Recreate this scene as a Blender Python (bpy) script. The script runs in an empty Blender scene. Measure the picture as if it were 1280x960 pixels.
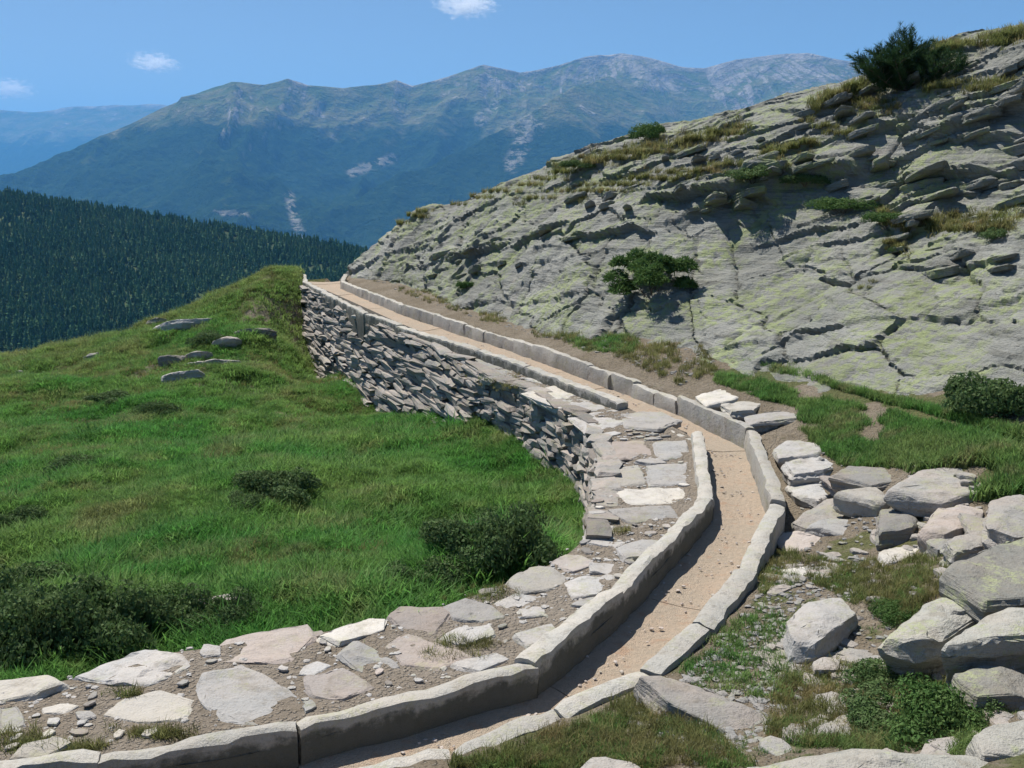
import bpy, bmesh, math, random
import numpy as np
from mathutils import Vector, Matrix, Euler
R = math.radians
random.seed(7)
RS = np.random.RandomState(11)
sc = bpy.context.scene
COL = sc.collection

# ------------------------------------------------------------------ camera
FPX, PITCH, CAMZ = 1229.0, math.atan(250/1229.0), 3.0
cd = bpy.data.cameras.new('camera'); cam = bpy.data.objects.new('camera', cd); COL.objects.link(cam)
cd.sensor_width = 36.0; cd.lens = 36.0*FPX/1280.0
cd.clip_start = 0.05; cd.clip_end = 120000
cam.location = (0, 0, CAMZ); cam.rotation_euler = (math.pi/2-PITCH, 0, 0)
sc.camera = cam
# ------------------------------------------------------------------ sky and sun
SUN_EL = R(59); SUN_D = Vector((-0.60, 0.80, 0)).normalized()
sv = Vector((SUN_D.x*math.cos(SUN_EL), SUN_D.y*math.cos(SUN_EL), math.sin(SUN_EL)))
w = bpy.data.worlds.new('World'); sc.world = w; w.use_nodes = True
nt = w.node_tree; nt.nodes.clear()
sk = nt.nodes.new('ShaderNodeTexSky'); sk.sky_type = 'NISHITA'; sk.sun_disc = False
sk.sun_elevation = SUN_EL; sk.sun_rotation = math.atan2(SUN_D.x, SUN_D.y); sk.altitude = 2000
sk.air_density = 1.0; sk.dust_density = 1.8; sk.ozone_density = 1.6
bg = nt.nodes.new('ShaderNodeBackground'); bg.inputs[1].default_value = 0.06
wo = nt.nodes.new('ShaderNodeOutputWorld')
nt.links.new(sk.outputs[0], bg.inputs[0]); nt.links.new(bg.outputs[0], wo.inputs[0])
sl = bpy.data.lights.new('sun', 'SUN'); sl.energy = 5.0; sl.angle = R(0.53); sl.color = (1.0, 0.95, 0.87)
so = bpy.data.objects.new('sun', sl); COL.objects.link(so)
so.rotation_euler = (-sv).to_track_quat('-Z', 'Y').to_euler(); so.location = (-30, 60, 90)
vs = sc.view_settings; vs.view_transform = 'Standard'; vs.look = 'None'; vs.exposure = 0.6; vs.gamma = 1.0
vs.use_curve_mapping = False
sc.render.engine = 'CYCLES'
sc.cycles.use_denoising = True
sc.cycles.max_bounces = 6; sc.cycles.diffuse_bounces = 3; sc.cycles.transparent_max_bounces = 8
sc.cycles.volume_bounces = 3; sc.cycles.volume_max_steps = 64
sc.cycles.use_adaptive_sampling = True; sc.cycles.adaptive_threshold = 0.01

# ------------------------------------------------------------------ helpers
def ray(px, py):
    u, v = (px-640)/FPX, (py-480)/FPX
    c, s = math.cos(PITCH), math.sin(PITCH)
    return np.array([u, c - v*s, -s - v*c])
def U(px, py, z=0.0):                       # where the sight line meets the level z
    d = ray(px, py); t = (z-CAMZ)/d[2]
    return np.array([0, 0, CAMZ]) + t*d
def UV(px, py, z):                          # the same for arrays
    u, v = (px-640)/FPX, (py-480)/FPX; c, s = math.cos(PITCH), math.sin(PITCH)
    t = (z-CAMZ)/(-s-v*c); return np.stack([u*t, (c-v*s)*t, z+0*t], 1)
def UY(px, py, Y):                          # where it meets the distance Y
    d = ray(px, py); t = Y/d[1]
    return np.array([0, 0, CAMZ]) + t*d
def project(P):
    P = np.asarray(P, float); c, s = math.cos(PITCH), math.sin(PITCH)
    z = P[:, 2]-CAMZ
    f = P[:, 1]*c - z*s; up = P[:, 1]*s + z*c
    return np.stack([640+FPX*P[:, 0]/f, 480-FPX*up/f], 1)

def _h(ix, iy, iz, seed):
    n = (ix*374761393 + iy*668265263 + iz*2147483647 + seed*974634777) & 0xFFFFFFFF
    n = ((n ^ (n >> 13))*1274126177) & 0xFFFFFFFF
    n = ((n ^ (n >> 16))*2246822519) & 0xFFFFFFFF
    n = n ^ (n >> 15)
    return (n & 0xFFFFFF)/float(0xFFFFFF)*2-1
def vn(P, seed=0):
    P = np.asarray(P, float); i = np.floor(P).astype(np.int64); f = P-i
    f = f*f*f*(f*(f*6-15)+10)
    r = 0
    for dx in (0, 1):
        wx = f[:, 0] if dx else 1-f[:, 0]
        for dy in (0, 1):
            wy = f[:, 1] if dy else 1-f[:, 1]
            for dz in (0, 1):
                wz = f[:, 2] if dz else 1-f[:, 2]
                r = r + wx*wy*wz*_h(i[:, 0]+dx, i[:, 1]+dy, i[:, 2]+dz, seed)
    return r
def fbm(P, oct=4, seed=0, gain=.5, ridged=False):
    P = np.asarray(P, float); a = 1.0; r = 0; tot = 0
    for o in range(oct):
        n = vn(P*(2.03**o)+o*17.3, seed+o)
        if ridged: n = 1-2*np.abs(n)
        r = r+a*n; tot += a; a *= gain
    return r/tot
def p3(x, y, z=0.0, s=1.0):
    x = np.asarray(x, float); return np.stack([x, np.asarray(y, float)+0*x, np.asarray(z, float)+0*x], -1).reshape(-1, 3)*s
def sstep(a, b, x):
    t = np.clip((x-a)/(b-a), 0, 1); return t*t*(3-2*t)

class TPS:
    def __init__(self, pts, lam=0.0):
        p = np.asarray(pts, float); self.p = p[:, :2]; n = len(p)
        d = np.linalg.norm(self.p[:, None]-self.p[None], axis=2)
        K = self._u(d)+lam*np.eye(n); Q = np.c_[np.ones(n), self.p]
        A = np.block([[K, Q], [Q.T, np.zeros((3, 3))]])
        self.c = np.linalg.solve(A, np.r_[p[:, 2], 0, 0, 0])
    @staticmethod
    def _u(d): return np.where(d > 1e-9, d*d*np.log(np.maximum(d, 1e-9)), 0)
    def __call__(self, x, y):
        x = np.asarray(x, float).ravel(); y = np.asarray(y, float).ravel(); out = np.empty(len(x))
        for k in range(0, len(x), 40000):
            q = np.c_[x[k:k+40000], y[k:k+40000]]
            d = np.linalg.norm(q[:, None]-self.p[None], axis=2)
            out[k:k+40000] = self._u(d)@self.c[:-3] + self.c[-3] + q@self.c[-2:]
        return out
def seg_dist(px, py, poly):                  # signed distance to a polyline (+ to the right of its direction)
    px = np.asarray(px, float).ravel(); py = np.asarray(py, float).ravel()
    best = np.full(len(px), 1e18); sg = np.ones(len(px))
    for k in range(len(poly)-1):
        a, b = poly[k][:2], poly[k+1][:2]; d = b-a; L = d@d
        t = np.clip(((px-a[0])*d[0]+(py-a[1])*d[1])/L, 0, 1)
        qx, qy = px-a[0]-t*d[0], py-a[1]-t*d[1]; D = qx*qx+qy*qy
        cr = d[0]*(py-a[1])-d[1]*(px-a[0])
        m = D < best; best = np.where(m, D, best); sg = np.where(m, np.where(cr < 0, 1.0, -1.0), sg)
    return np.sqrt(best)*sg
def inpoly(px, py, poly):
    px = np.asarray(px, float).ravel(); py = np.asarray(py, float).ravel()
    c = np.zeros(len(px), bool); n = len(poly)
    for i in range(n):
        x1, y1 = poly[i][:2]; x2, y2 = poly[(i+1) % n][:2]
        if y1 == y2: continue
        c ^= ((y1 > py) != (y2 > py)) & (px < (x2-x1)*(py-y1)/(y2-y1)+x1)
    return c
def resample(poly, step):
    poly = [np.asarray(p, float) for p in poly]; out = []
    for a, b in zip(poly[:-1], poly[1:]):
        n = max(1, int(round(np.linalg.norm(b-a)/step)))
        out += [a+(b-a)*k/n for k in range(n)]
    return np.array(out+[poly[-1]])
def at_frac(poly, n):
    poly = np.asarray(poly, float); L = np.r_[0, np.cumsum(np.linalg.norm(np.diff(poly, axis=0), axis=1))]
    t = np.linspace(0, L[-1], n)
    return np.stack([np.interp(t, L, poly[:, k]) for k in range(poly.shape[1])], 1)

def mesh_np(name, V, F, mat=None, smooth=False, sharp=None):
    """V (n,3); F list of int arrays all of one arity or (m,k) array"""
    me = bpy.data.meshes.new(name); V = np.asarray(V, np.float32); F = np.asarray(F, np.int32)
    k = F.shape[1]; m = len(F)
    me.vertices.add(len(V)); me.vertices.foreach_set('co', V.ravel())
    me.loops.add(m*k); me.loops.foreach_set('vertex_index', F.ravel())
    me.polygons.add(m); me.polygons.foreach_set('loop_start', np.arange(m, dtype=np.int32)*k)
    me.polygons.foreach_set('use_smooth', np.full(m, bool(smooth)))
    me.update(calc_edges=True); me.validate()
    if sharp is not None: me.set_sharp_from_angle(angle=R(sharp))
    if mat: me.materials.append(mat)
    return me
def mesh_py(name, V, F, mat=None, smooth=False, sharp=None):
    me = bpy.data.meshes.new(name); me.from_pydata([tuple(v) for v in V], [], [tuple(f) for f in F])
    if smooth: me.polygons.foreach_set('use_smooth', [True]*len(me.polygons))
    me.update()
    if sharp is not None: me.set_sharp_from_angle(angle=R(sharp))
    if mat: me.materials.append(mat)
    return me
def add(name, me, parent=None, label=None, cat=None, group=None, kind=None, loc=None):
    o = bpy.data.objects.new(name, me); COL.objects.link(o)
    if parent is not None: o.parent = parent
    if loc is not None: o.location = loc
    if label: o['label'] = label
    if cat: o['category'] = cat
    if group: o['group'] = group
    if kind: o['kind'] = kind
    return o
def grid_faces(nu, nv):
    i = np.arange(nu*nv).reshape(nu, nv)
    return np.stack([i[:-1, :-1].ravel(), i[1:, :-1].ravel(), i[1:, 1:].ravel(), i[:-1, 1:].ravel()], 1)
def attr(me, name, arr, typ='FLOAT'):
    a = me.attributes.new(name, typ, 'POINT'); a.data.foreach_set('value' if typ in ('FLOAT', 'INT') else 'vector', np.asarray(arr).ravel())

# ------------------------------------------------------------------ materials
class NM:
    def __init__(self, name):
        self.m = bpy.data.materials.new(name); self.m.use_nodes = True
        self.t = self.m.node_tree; self.t.nodes.clear()
        self.out = self.n('ShaderNodeOutputMaterial')
    def n(self, typ, **kw):
        x = self.t.nodes.new(typ)
        for k, v in kw.items(): setattr(x, k, v)
        return x
    def l(self, a, b): self.t.links.new(a, b)
    def val(self, sock, v):
        if hasattr(v, 'is_output'): self.l(v, sock)
        else: sock.default_value = v
    def pos(self): return self.n('ShaderNodeNewGeometry').outputs['Position']
    def obj(self): return self.n('ShaderNodeTexCoord').outputs['Object']
    def mapping(self, vec, scale=(1, 1, 1), rot=(0, 0, 0), loc=(0, 0, 0)):
        m = self.n('ShaderNodeMapping'); self.l(vec, m.inputs[0])
        m.inputs['Scale'].default_value = scale; m.inputs['Rotation'].default_value = rot; m.inputs['Location'].default_value = loc
        return m.outputs[0]
    def noise(self, vec, scale, detail=4, rough=.55, dist=0.0):
        x = self.n('ShaderNodeTexNoise'); self.l(vec, x.inputs['Vector'])
        x.inputs['Scale'].default_value = scale; x.inputs['Detail'].default_value = detail
        x.inputs['Roughness'].default_value = rough; x.inputs['Distortion'].default_value = dist
        return x.outputs[0]
    def vor(self, vec, scale, feature='F1', rnd=1.0):
        x = self.n('ShaderNodeTexVoronoi', feature=feature); self.l(vec, x.inputs['Vector'])
        x.inputs['Scale'].default_value = scale; x.inputs['Randomness'].default_value = rnd
        return x.outputs['Distance']
    def ramp(self, f, a, b, lo=0.0, hi=1.0):
        x = self.n('ShaderNodeMapRange'); x.interpolation_type = 'SMOOTHSTEP'
        self.l(f, x.inputs[0]); x.inputs[1].default_value = a; x.inputs[2].default_value = b
        x.inputs[3].default_value = lo; x.inputs[4].default_value = hi
        return x.outputs[0]
    def math(self, op, a, b=0.0, c=None):
        x = self.n('ShaderNodeMath', operation=op); self.val(x.inputs[0], a); self.val(x.inputs[1], b)
        if c is not None: self.val(x.inputs[2], c)
        return x.outputs[0]
    def mix(self, f, a, b, blend='MIX'):
        x = self.n('ShaderNodeMix', data_type='RGBA', blend_type=blend)
        self.val(x.inputs[0], f)
        self.val(x.inputs[6], a if hasattr(a, 'is_output') else (*a, 1)); self.val(x.inputs[7], b if hasattr(b, 'is_output') else (*b, 1))
        return x.outputs[2]
    def bump(self, h, strength=.5, dist=.02, prev=None):
        x = self.n('ShaderNodeBump'); x.inputs['Strength'].default_value = strength; x.inputs['Distance'].default_value = dist
        self.l(h, x.inputs['Height'])
        if prev is not None: self.l(prev, x.inputs['Normal'])
        return x.outputs[0]
    def rnd(self): return self.n('ShaderNodeObjectInfo').outputs['Random']
    def attr(self, name): return self.n('ShaderNodeAttribute', attribute_name=name).outputs['Fac']
    def surf(self, col, rough=.9, nor=None, spec=.25):
        b = self.n('ShaderNodeBsdfPrincipled'); self.val(b.inputs['Base Color'], col if hasattr(col, 'is_output') else (*col, 1))
        self.val(b.inputs['Roughness'], rough); b.inputs['Specular IOR Level'].default_value = spec
        if nor is not None: self.l(nor, b.inputs['Normal'])
        self.l(b.outputs[0], self.out.inputs[0]); return self.m
    def leafy(self, col, trans=.35, rough=.55):
        d = self.n('ShaderNodeBsdfPrincipled'); self.val(d.inputs['Base Color'], col); d.inputs['Roughness'].default_value = rough
        d.inputs['Specular IOR Level'].default_value = .12
        t = self.n('ShaderNodeBsdfTranslucent'); self.val(t.inputs[0], col)
        m = self.n('ShaderNodeMixShader'); m.inputs[0].default_value = trans
        self.l(d.outputs[0], m.inputs[1]); self.l(t.outputs[0], m.inputs[2]); self.l(m.outputs[0], self.out.inputs[0])
        return self.m

def stone_mat(name, base, warm, dark, lichen=.0, lich_col=(.34, .36, .13), scale=1.0, strata=.0, shade_stain=False, spread=(.72, 1.2), soil=.45):
    M = NM(name); p = M.pos(); o = M.rnd()
    n1 = M.noise(p, 2.2*scale, 5, .6); n2 = M.noise(p, 14*scale, 5, .65); n3 = M.noise(p, 70*scale, 3, .6)
    c = M.mix(M.ramp(n1, .35, .68), base, warm)
    c = M.mix(M.ramp(n2, .52, .75, 0, .6), c, dark)
    c = M.mix(M.ramp(n3, .45, .8, 0, .35), c, dark)
    v = M.n('ShaderNodeHueSaturation'); M.l(c, v.inputs['Color'])
    M.l(M.ramp(o, 0, 1, *spread), v.inputs['Value']); v.inputs['Saturation'].default_value = 1.0
    c = v.outputs[0]
    c = M.mix(M.ramp(M.math('FRACT', M.math('MULTIPLY', o, 7.31)), .55, 1.0, 0, .35), c, warm)
    c = M.mix(M.ramp(M.noise(p, 4.5*scale, 5, .72), .50, .70, 0, soil), c, (.19, .16, .12))
    if lichen:
        L = M.noise(p, 3.3*scale, 6, .7); L2 = M.noise(p, 26*scale, 4, .6)
        f = M.math('MULTIPLY', M.ramp(L, .5, .62), M.ramp(L2, .38, .58))
        c = M.mix(M.math('MULTIPLY', f, lichen), c, lich_col)
    if shade_stain:
        f = M.ramp(M.math('ADD', M.attr('shade_stain'), M.math('MULTIPLY', M.math('SUBTRACT', M.noise(p, 6, 5, .7), .5), 1.1)), .32, .62, 0, .88)
        c = M.mix(f, c, M.mix(n2, (.045, .050, .040), (.10, .10, .085)))  # shade of the left inner faces painted into the stone, plus water stain
    h = M.math('ADD', M.math('MULTIPLY', n2, .7), M.math('MULTIPLY', n3, .4))
    if strata: h = M.math('ADD', h, M.math('MULTIPLY', M.noise(M.mapping(p, (1.2, 1.2, 16), (R(6), R(-14), 0)), 2.0, 4, .65), 2.6*strata))
    nb = M.bump(h, .9, .024)
    return M.surf(c, .92, nb, .2)

M_SLAB = stone_mat('slab_stone', (.345, .34, .33), (.375, .35, .325), (.165, .16, .15), .35, (.27, .28, .13))
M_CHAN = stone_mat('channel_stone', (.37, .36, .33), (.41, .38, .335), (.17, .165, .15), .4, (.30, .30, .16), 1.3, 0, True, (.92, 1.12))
M_WALL = stone_mat('wall_stone', (.26, .25, .235), (.33, .285, .25), (.10, .10, .09), .4, (.24, .26, .13), 1.6)
M_BOULD = stone_mat('boulder_stone', (.28, .272, .255), (.32, .285, .255), (.115, .11, .10), .35, (.30, .32, .14), 1.2, .4)
M_LICH = stone_mat('lichen_stone', (.28, .278, .25), (.31, .29, .255), (.105, .105, .095), .7, (.31, .335, .185), 1.3, .6)
M_PINK = stone_mat('pink_stone', (.365, .33, .305), (.385, .325, .285), (.20, .175, .16), .2)
M_PALE = stone_mat('pale_stone', (.43, .41, .38), (.45, .415, .36), (.27, .255, .23), .2)
M_CORE = NM('wall_core').surf((.06, .055, .045), 1.0)

def floor_mat():
    M = NM('channel_floor'); p = M.pos()
    n1 = M.noise(p, 1.6, 5, .6); n2 = M.noise(p, 22, 5, .7); n3 = M.noise(p, 120, 2, .5)
    c = M.mix(M.ramp(n1, .35, .68), (.38, .315, .245), (.42, .33, .25))
    c = M.mix(M.ramp(n2, .45, .72, 0, .6), c, (.26, .235, .19))
    c = M.mix(M.ramp(M.noise(p, 7, 4, .6), .56, .7, 0, .55), c, (.38, .24, .16))
    c = M.mix(M.ramp(n3, .55, .75, 0, .4), c, (.16, .135, .10))
    return M.surf(c, .95, M.bump(M.math('ADD', n2, M.math('MULTIPLY', n3, .6)), .9, .03), .15)
M_FLOOR = floor_mat()
def dirt_mat(name, a, b, d):
    M = NM(name); p = M.pos()
    n1 = M.noise(p, 1.1, 5, .6); n2 = M.noise(p, 12, 6, .7); n3 = M.noise(p, 60, 4, .7)
    c = M.mix(M.ramp(n1, .38, .66), a, b); c = M.mix(M.ramp(n2, .5, .72, 0, .65), c, d)
    c = M.mix(M.ramp(n3, .56, .74, 0, .5), c, (.36, .33, .28))
    pb = M.ramp(M.vor(p, 34), .15, .55); pk = M.ramp(M.vor(p, 13), .1, .45)
    c = M.mix(M.ramp(M.vor(p, 34), .10, .30, .55, 0), c, (.37, .35, .31))
    return M, c, M.bump(M.math('SUBTRACT', M.math('ADD', n2, M.math('MULTIPLY', n3, .6)), M.math('ADD', M.math('MULTIPLY', pb, .45), M.math('MULTIPLY', pk, .35))), 1.0, .045)
_m, _c, _n = dirt_mat('path_earth', (.25, .21, .165), (.29, .25, .205), (.13, .11, .08)); M_DIRT = _m.surf(_c, 1.0, _n, .1)
def ground_mat():
    M, c, nb = dirt_mat('ground_turf', (.20, .165, .12), (.26, .22, .17), (.11, .09, .06))
    p = M.pos(); g = M.attr('turf')
    gr = M.mix(M.ramp(M.noise(p, .5, 5, .6), .38, .64), (.10, .12, .05), (.14, .14, .065))
    gr = M.mix(M.ramp(M.noise(p, 9, 4, .7), .5, .7, 0, .5), gr, (.12, .10, .045))
    f = M.ramp(M.math('ADD', g, M.math('MULTIPLY', M.math('SUBTRACT', M.noise(p, 5, 4, .7), .5), .9)), .3, .6)
    return M.surf(M.mix(f, c, gr), 1.0, nb, .1)
M_GROUND = ground_mat()

def grass_mat(name, a, b, dry, dry_amt=.5, patch=.35, crest=False):
    M = NM(name); p = M.pos(); o = M.rnd()
    c = M.mix(M.ramp(M.noise(p, patch, 5, .6), .36, .64), a, b)
    c = M.mix(M.math('MULTIPLY', M.ramp(M.noise(p, patch*2.3, 5, .65), .50, .66), dry_amt), c, dry)
    if crest:
        sp = M.n('ShaderNodeSeparateXYZ'); M.l(p, sp.inputs[0])
        d = M.math('ADD', sp.outputs[1], M.math('MULTIPLY', M.math('SUBTRACT', M.noise(p, .28, 5, .65), .5), 34))
        c = M.mix(M.ramp(d, 22, 36, 0, .7), c, M.mix(M.noise(p, 1.2, 3, .6), (.17, .26, .065), (.30, .27, .12)))
        c = M.mix(M.ramp(M.noise(p, 1.7, 5, .7), .52, .68, 0, .55), c, (.045, .12, .028))
    v = M.n('ShaderNodeHueSaturation'); M.l(c, v.inputs['Color']); M.l(M.ramp(o, 0, 1, .6, 1.35), v.inputs['Value'])
    return M.leafy(v.outputs[0], .5, .6)
M_GRASS = grass_mat('meadow_grass', (.086, .255, .050), (.168, .285, .072), (.30, .27, .13), .55, .3, True)
M_GRASS2 = grass_mat('bank_grass', (.10, .225, .055), (.17, .25, .078), (.29, .25, .14), .6, .8)
M_DRYG = grass_mat('dry_grass', (.15, .175, .058), (.20, .195, .08), (.27, .20, .10), .7, 1.2)
def leaf_mat(name, a, b, c3=None):
    M = NM(name); p = M.pos()
    c = M.mix(M.ramp(M.noise(p, 3.0, 4, .6), .35, .65), a, b)
    c = M.mix(M.ramp(M.noise(p, 25, 2, .5), .45, .7, 0, .6), c, c3 or b)
    return M.leafy(c, .3, .75)
M_SHRUB = leaf_mat('shrub_leaf', (.062, .118, .038), (.10, .16, .055), (.15, .185, .09))
M_JUNI = leaf_mat('juniper_leaf', (.055, .120, .030), (.095, .170, .048), (.13, .18, .065))
M_PINE = leaf_mat('pine_needle', (.022, .055, .022), (.040, .080, .030), (.06, .10, .04))
M_BARK = stone_mat('bark', (.12, .09, .07), (.16, .12, .09), (.05, .04, .03))

# ------------------------------------------------------------------ traced lines of the channel, in metres
A = [U(-170, 985), U(120, 948), U(372, 907), U(672, 829), U(780, 741), U(893, 622), U(879, 537), U(785, 499), U(665, 456), U(543, 418), U(462, 391), U(385, 352)]
B = [U(180, 1010), U(400, 952), U(560, 920), U(690, 872), U(800, 826), U(862, 772), U(922, 704), U(962, 622), U(932, 537), U(846, 497), U(790, 477), U(735, 458), U(640, 425), U(580, 406), U(502, 382), U(425, 351)]
A = [p.copy() for p in A]; B = [p.copy() for p in B]
A.append(A[-1]+np.array([-.6, 2.6, 0])); B.append(B[-1]+np.array([-.3, 2.5, 0]))
A = np.array(A); B = np.array(B)
CL = (at_frac(A, 46)+at_frac(B, 46))/2
FLOOR_Z = -.26
# left edge of the footpath platform
PE_px = [(-190, 890), (0, 851), (90, 838), (180, 812), (265, 801), (390, 781), (480, 767), (560, 747), (630, 722), (690, 697), (735, 662), (750, 615), (750, 562), (735, 528), (660, 484), (600, 463), (540, 431), (470, 401), (420, 377), (375, 356)]
PE_z = [-.1]*11+[-.12, -.14, -.15, -.15, -.14, -.13, -.12, -.12, -.12]
PE = np.array([U(x, y, z) for (x, y), z in zip(PE_px, PE_z)])

# ------------------------------------------------------------------ ground levels
def foot(px, py, zs, zg): p = U(px, py, zs); return (p[0], p[1], zg)
ZLc = [U(-150, 900, -.5), U(0, 835, -.55), U(180, 800, -.5), U(390, 770, -.45), U(560, 735, -.55), U(690, 690, -.75), U(500, 493, -1.8), U(430, 478, -2.4), foot(404, 438, -1.7, -2.1), foot(387, 402, -1.1, -1.5), foot(373, 376, -.5, -.75), UY(330, 420, 26.5), UY(250, 432, 27), UY(338, 382, 29.3), UY(290, 390, 29.3),
       U(0, 600, -1.6), U(200, 600, -1.3), U(400, 600, -1.1), U(600, 600, -1.15), U(0, 700, -1.1), U(300, 700, -.85), U(500, 690, -.85),
       U(0, 500, -2.0), U(200, 480, -1.7), U(300, 480, -1.6), U(-200, 600, -2.3), U(-300, 480, -3.2), U(-200, 800, -1.1),
       UY(0, 446, 30), UY(100, 433, 30), UY(200, 412, 30), UY(270, 384, 30.5), UY(335, 344, 32), UY(-200, 470, 31), (-6.8, 35, -.2), (-12, 38, -3.0), (-18, 38, -5.0), (2, 12, -.7), (0, 5, -.6), (2.2, 9, -.6), (0, 17, -.8), (-4, 27, -.5)]
ZLc += [foot(745, 655, -.6, -.95), foot(725, 630, -.62, -1.05), foot(700, 600, -.66, -1.12), foot(670, 572, -.68, -1.12), foot(640, 548, -.70, -1.10), foot(612, 520, -.74, -1.10), foot(590, 500, -.8, -1.15)]
ZL = TPS(ZLc, .02)
ZRc = [U(420, 960, -.06), U(560, 935, -.06), U(700, 893, -.08), U(800, 850, -.08), U(880, 800, -.1), U(945, 715, -.14), U(990, 650, -.35), U(995, 600, -.2),
       U(960, 540, -.05), U(850, 485, .0), U(740, 450, .03), U(600, 400, .0), U(500, 372, -.04), U(430, 345, -.05), U(1000, 480, .25), U(1060, 478, .35), U(1280, 500, .7),
       U(1200, 540, .42), U(1150, 580, .3), U(1280, 600, .42), U(1280, 700, .45), U(1100, 700, .02), U(1000, 800, -.04), U(1150, 800, .1), U(1280, 850, .3),
       U(1280, 960, .75), U(1100, 950, .35), U(1000, 950, .2), U(640, 960, -.03), (0, 0, 1.2), (5, 3, 1.4), (-3, 0, .8), (-5, 3, .1), (7, 7, 1.3), (9, 11, 2.0)]
ZR = TPS(ZRc, .01)
# rock slope
RO = np.array([5.7, 10.7]); RSd = np.array([-.432, .902]); RUp = np.array([.902, .432])
RKc = [UY(466, 318, 35.5), UY(500, 340, 31), UY(548, 358, 27.2), UY(622, 385, 22.8), UY(700, 413, 19.2), UY(800, 446, 16.6), UY(880, 457, 15.6), UY(1050, 477, 13.3), UY(1180, 492, 11.8), UY(1290, 500, 10.7)]
crest = [UY(520, 267, 33.0), UY(600, 241, 31), UY(700, 208, 28.5), UY(820, 163, 27), UY(920, 143, 26), UY(1000, 118, 25), UY(1060, 104, 24.2), UY(1130, 85, 23.2), UY(1210, 48, 22), UY(1290, 30, 21), UY(1420, -5, 19)]
mid = [UY(1000, 300, 18.6), UY(1280, 300, 14.6), UY(1150, 180, 19.2), UY(800, 300, 20.5), UY(650, 300, 25), UY(1280, 180, 17.6)]
for c in crest:
    c = np.asarray(c)
    RKc += [c, c+np.array([RUp[0]*2.5, RUp[1]*2.5, -.05]), c+np.array([RUp[0]*7, RUp[1]*7, -.6])]
RKc += mid + [(8.6, 6.5, 1.6), (12, 9, 3.6), (16, 12, 5.2)] + [(-6.5, 38.5, -.4), (-3, 40, .6)]
RK = TPS(RKc, .05)
def ab(x, y): 
    dx, dy = np.asarray(x)-RO[0], np.asarray(y)-RO[1]
    return dx*RSd[0]+dy*RSd[1], dx*RUp[0]+dy*RUp[1]
CHP = np.r_[A[:, :2], B[::-1, :2]]
def ground_z(x, y, carve=True):
    x = np.asarray(x, float).ravel(); y = np.asarray(y, float).ravel()
    s = seg_dist(x, y, CL)
    zl = ZL(x, y); zr = ZR(x, y)
    a, b = ab(x, y); rk = RK(x, y)
    zr = np.where(b > 0.2, np.minimum(zr, rk-.25), zr)
    zr = np.where(y > 19, np.minimum(zr, .0), zr)
    n = fbm(p3(x, y, 0, .35), 3, 5)*.10 + fbm(p3(x, y, 0, 1.6), 3, 9)*.035
    zl = zl+(fbm(p3(x, y, 0, .8), 4, 19, .55)*.16+n)*np.clip((np.abs(s)-.4)*1.2, 0, 1.6); zr = zr+n*.8*np.clip((np.abs(s)-.3)*1.5, 0, 1)
    z = np.where(s > .2, zr, zl)
    if carve:
        m = inpoly(x, y, CHP) | (np.abs(seg_dist(x, y, A)) < .10) | (np.abs(seg_dist(x, y, B)) < .10)
        z = np.where(m, np.minimum(z, -.62), z)
    far = np.clip(y-33.4-.12*np.clip(-x-7, 0, 20)*0, 0, None)
    z = z-.45*np.clip(y-33.0, 0, None)**1.3*sstep(-8.5, -7, x)
    z = z-.10*far**1.7-.015*np.clip(-x-20, 0, None)**1.8
    return z

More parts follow.
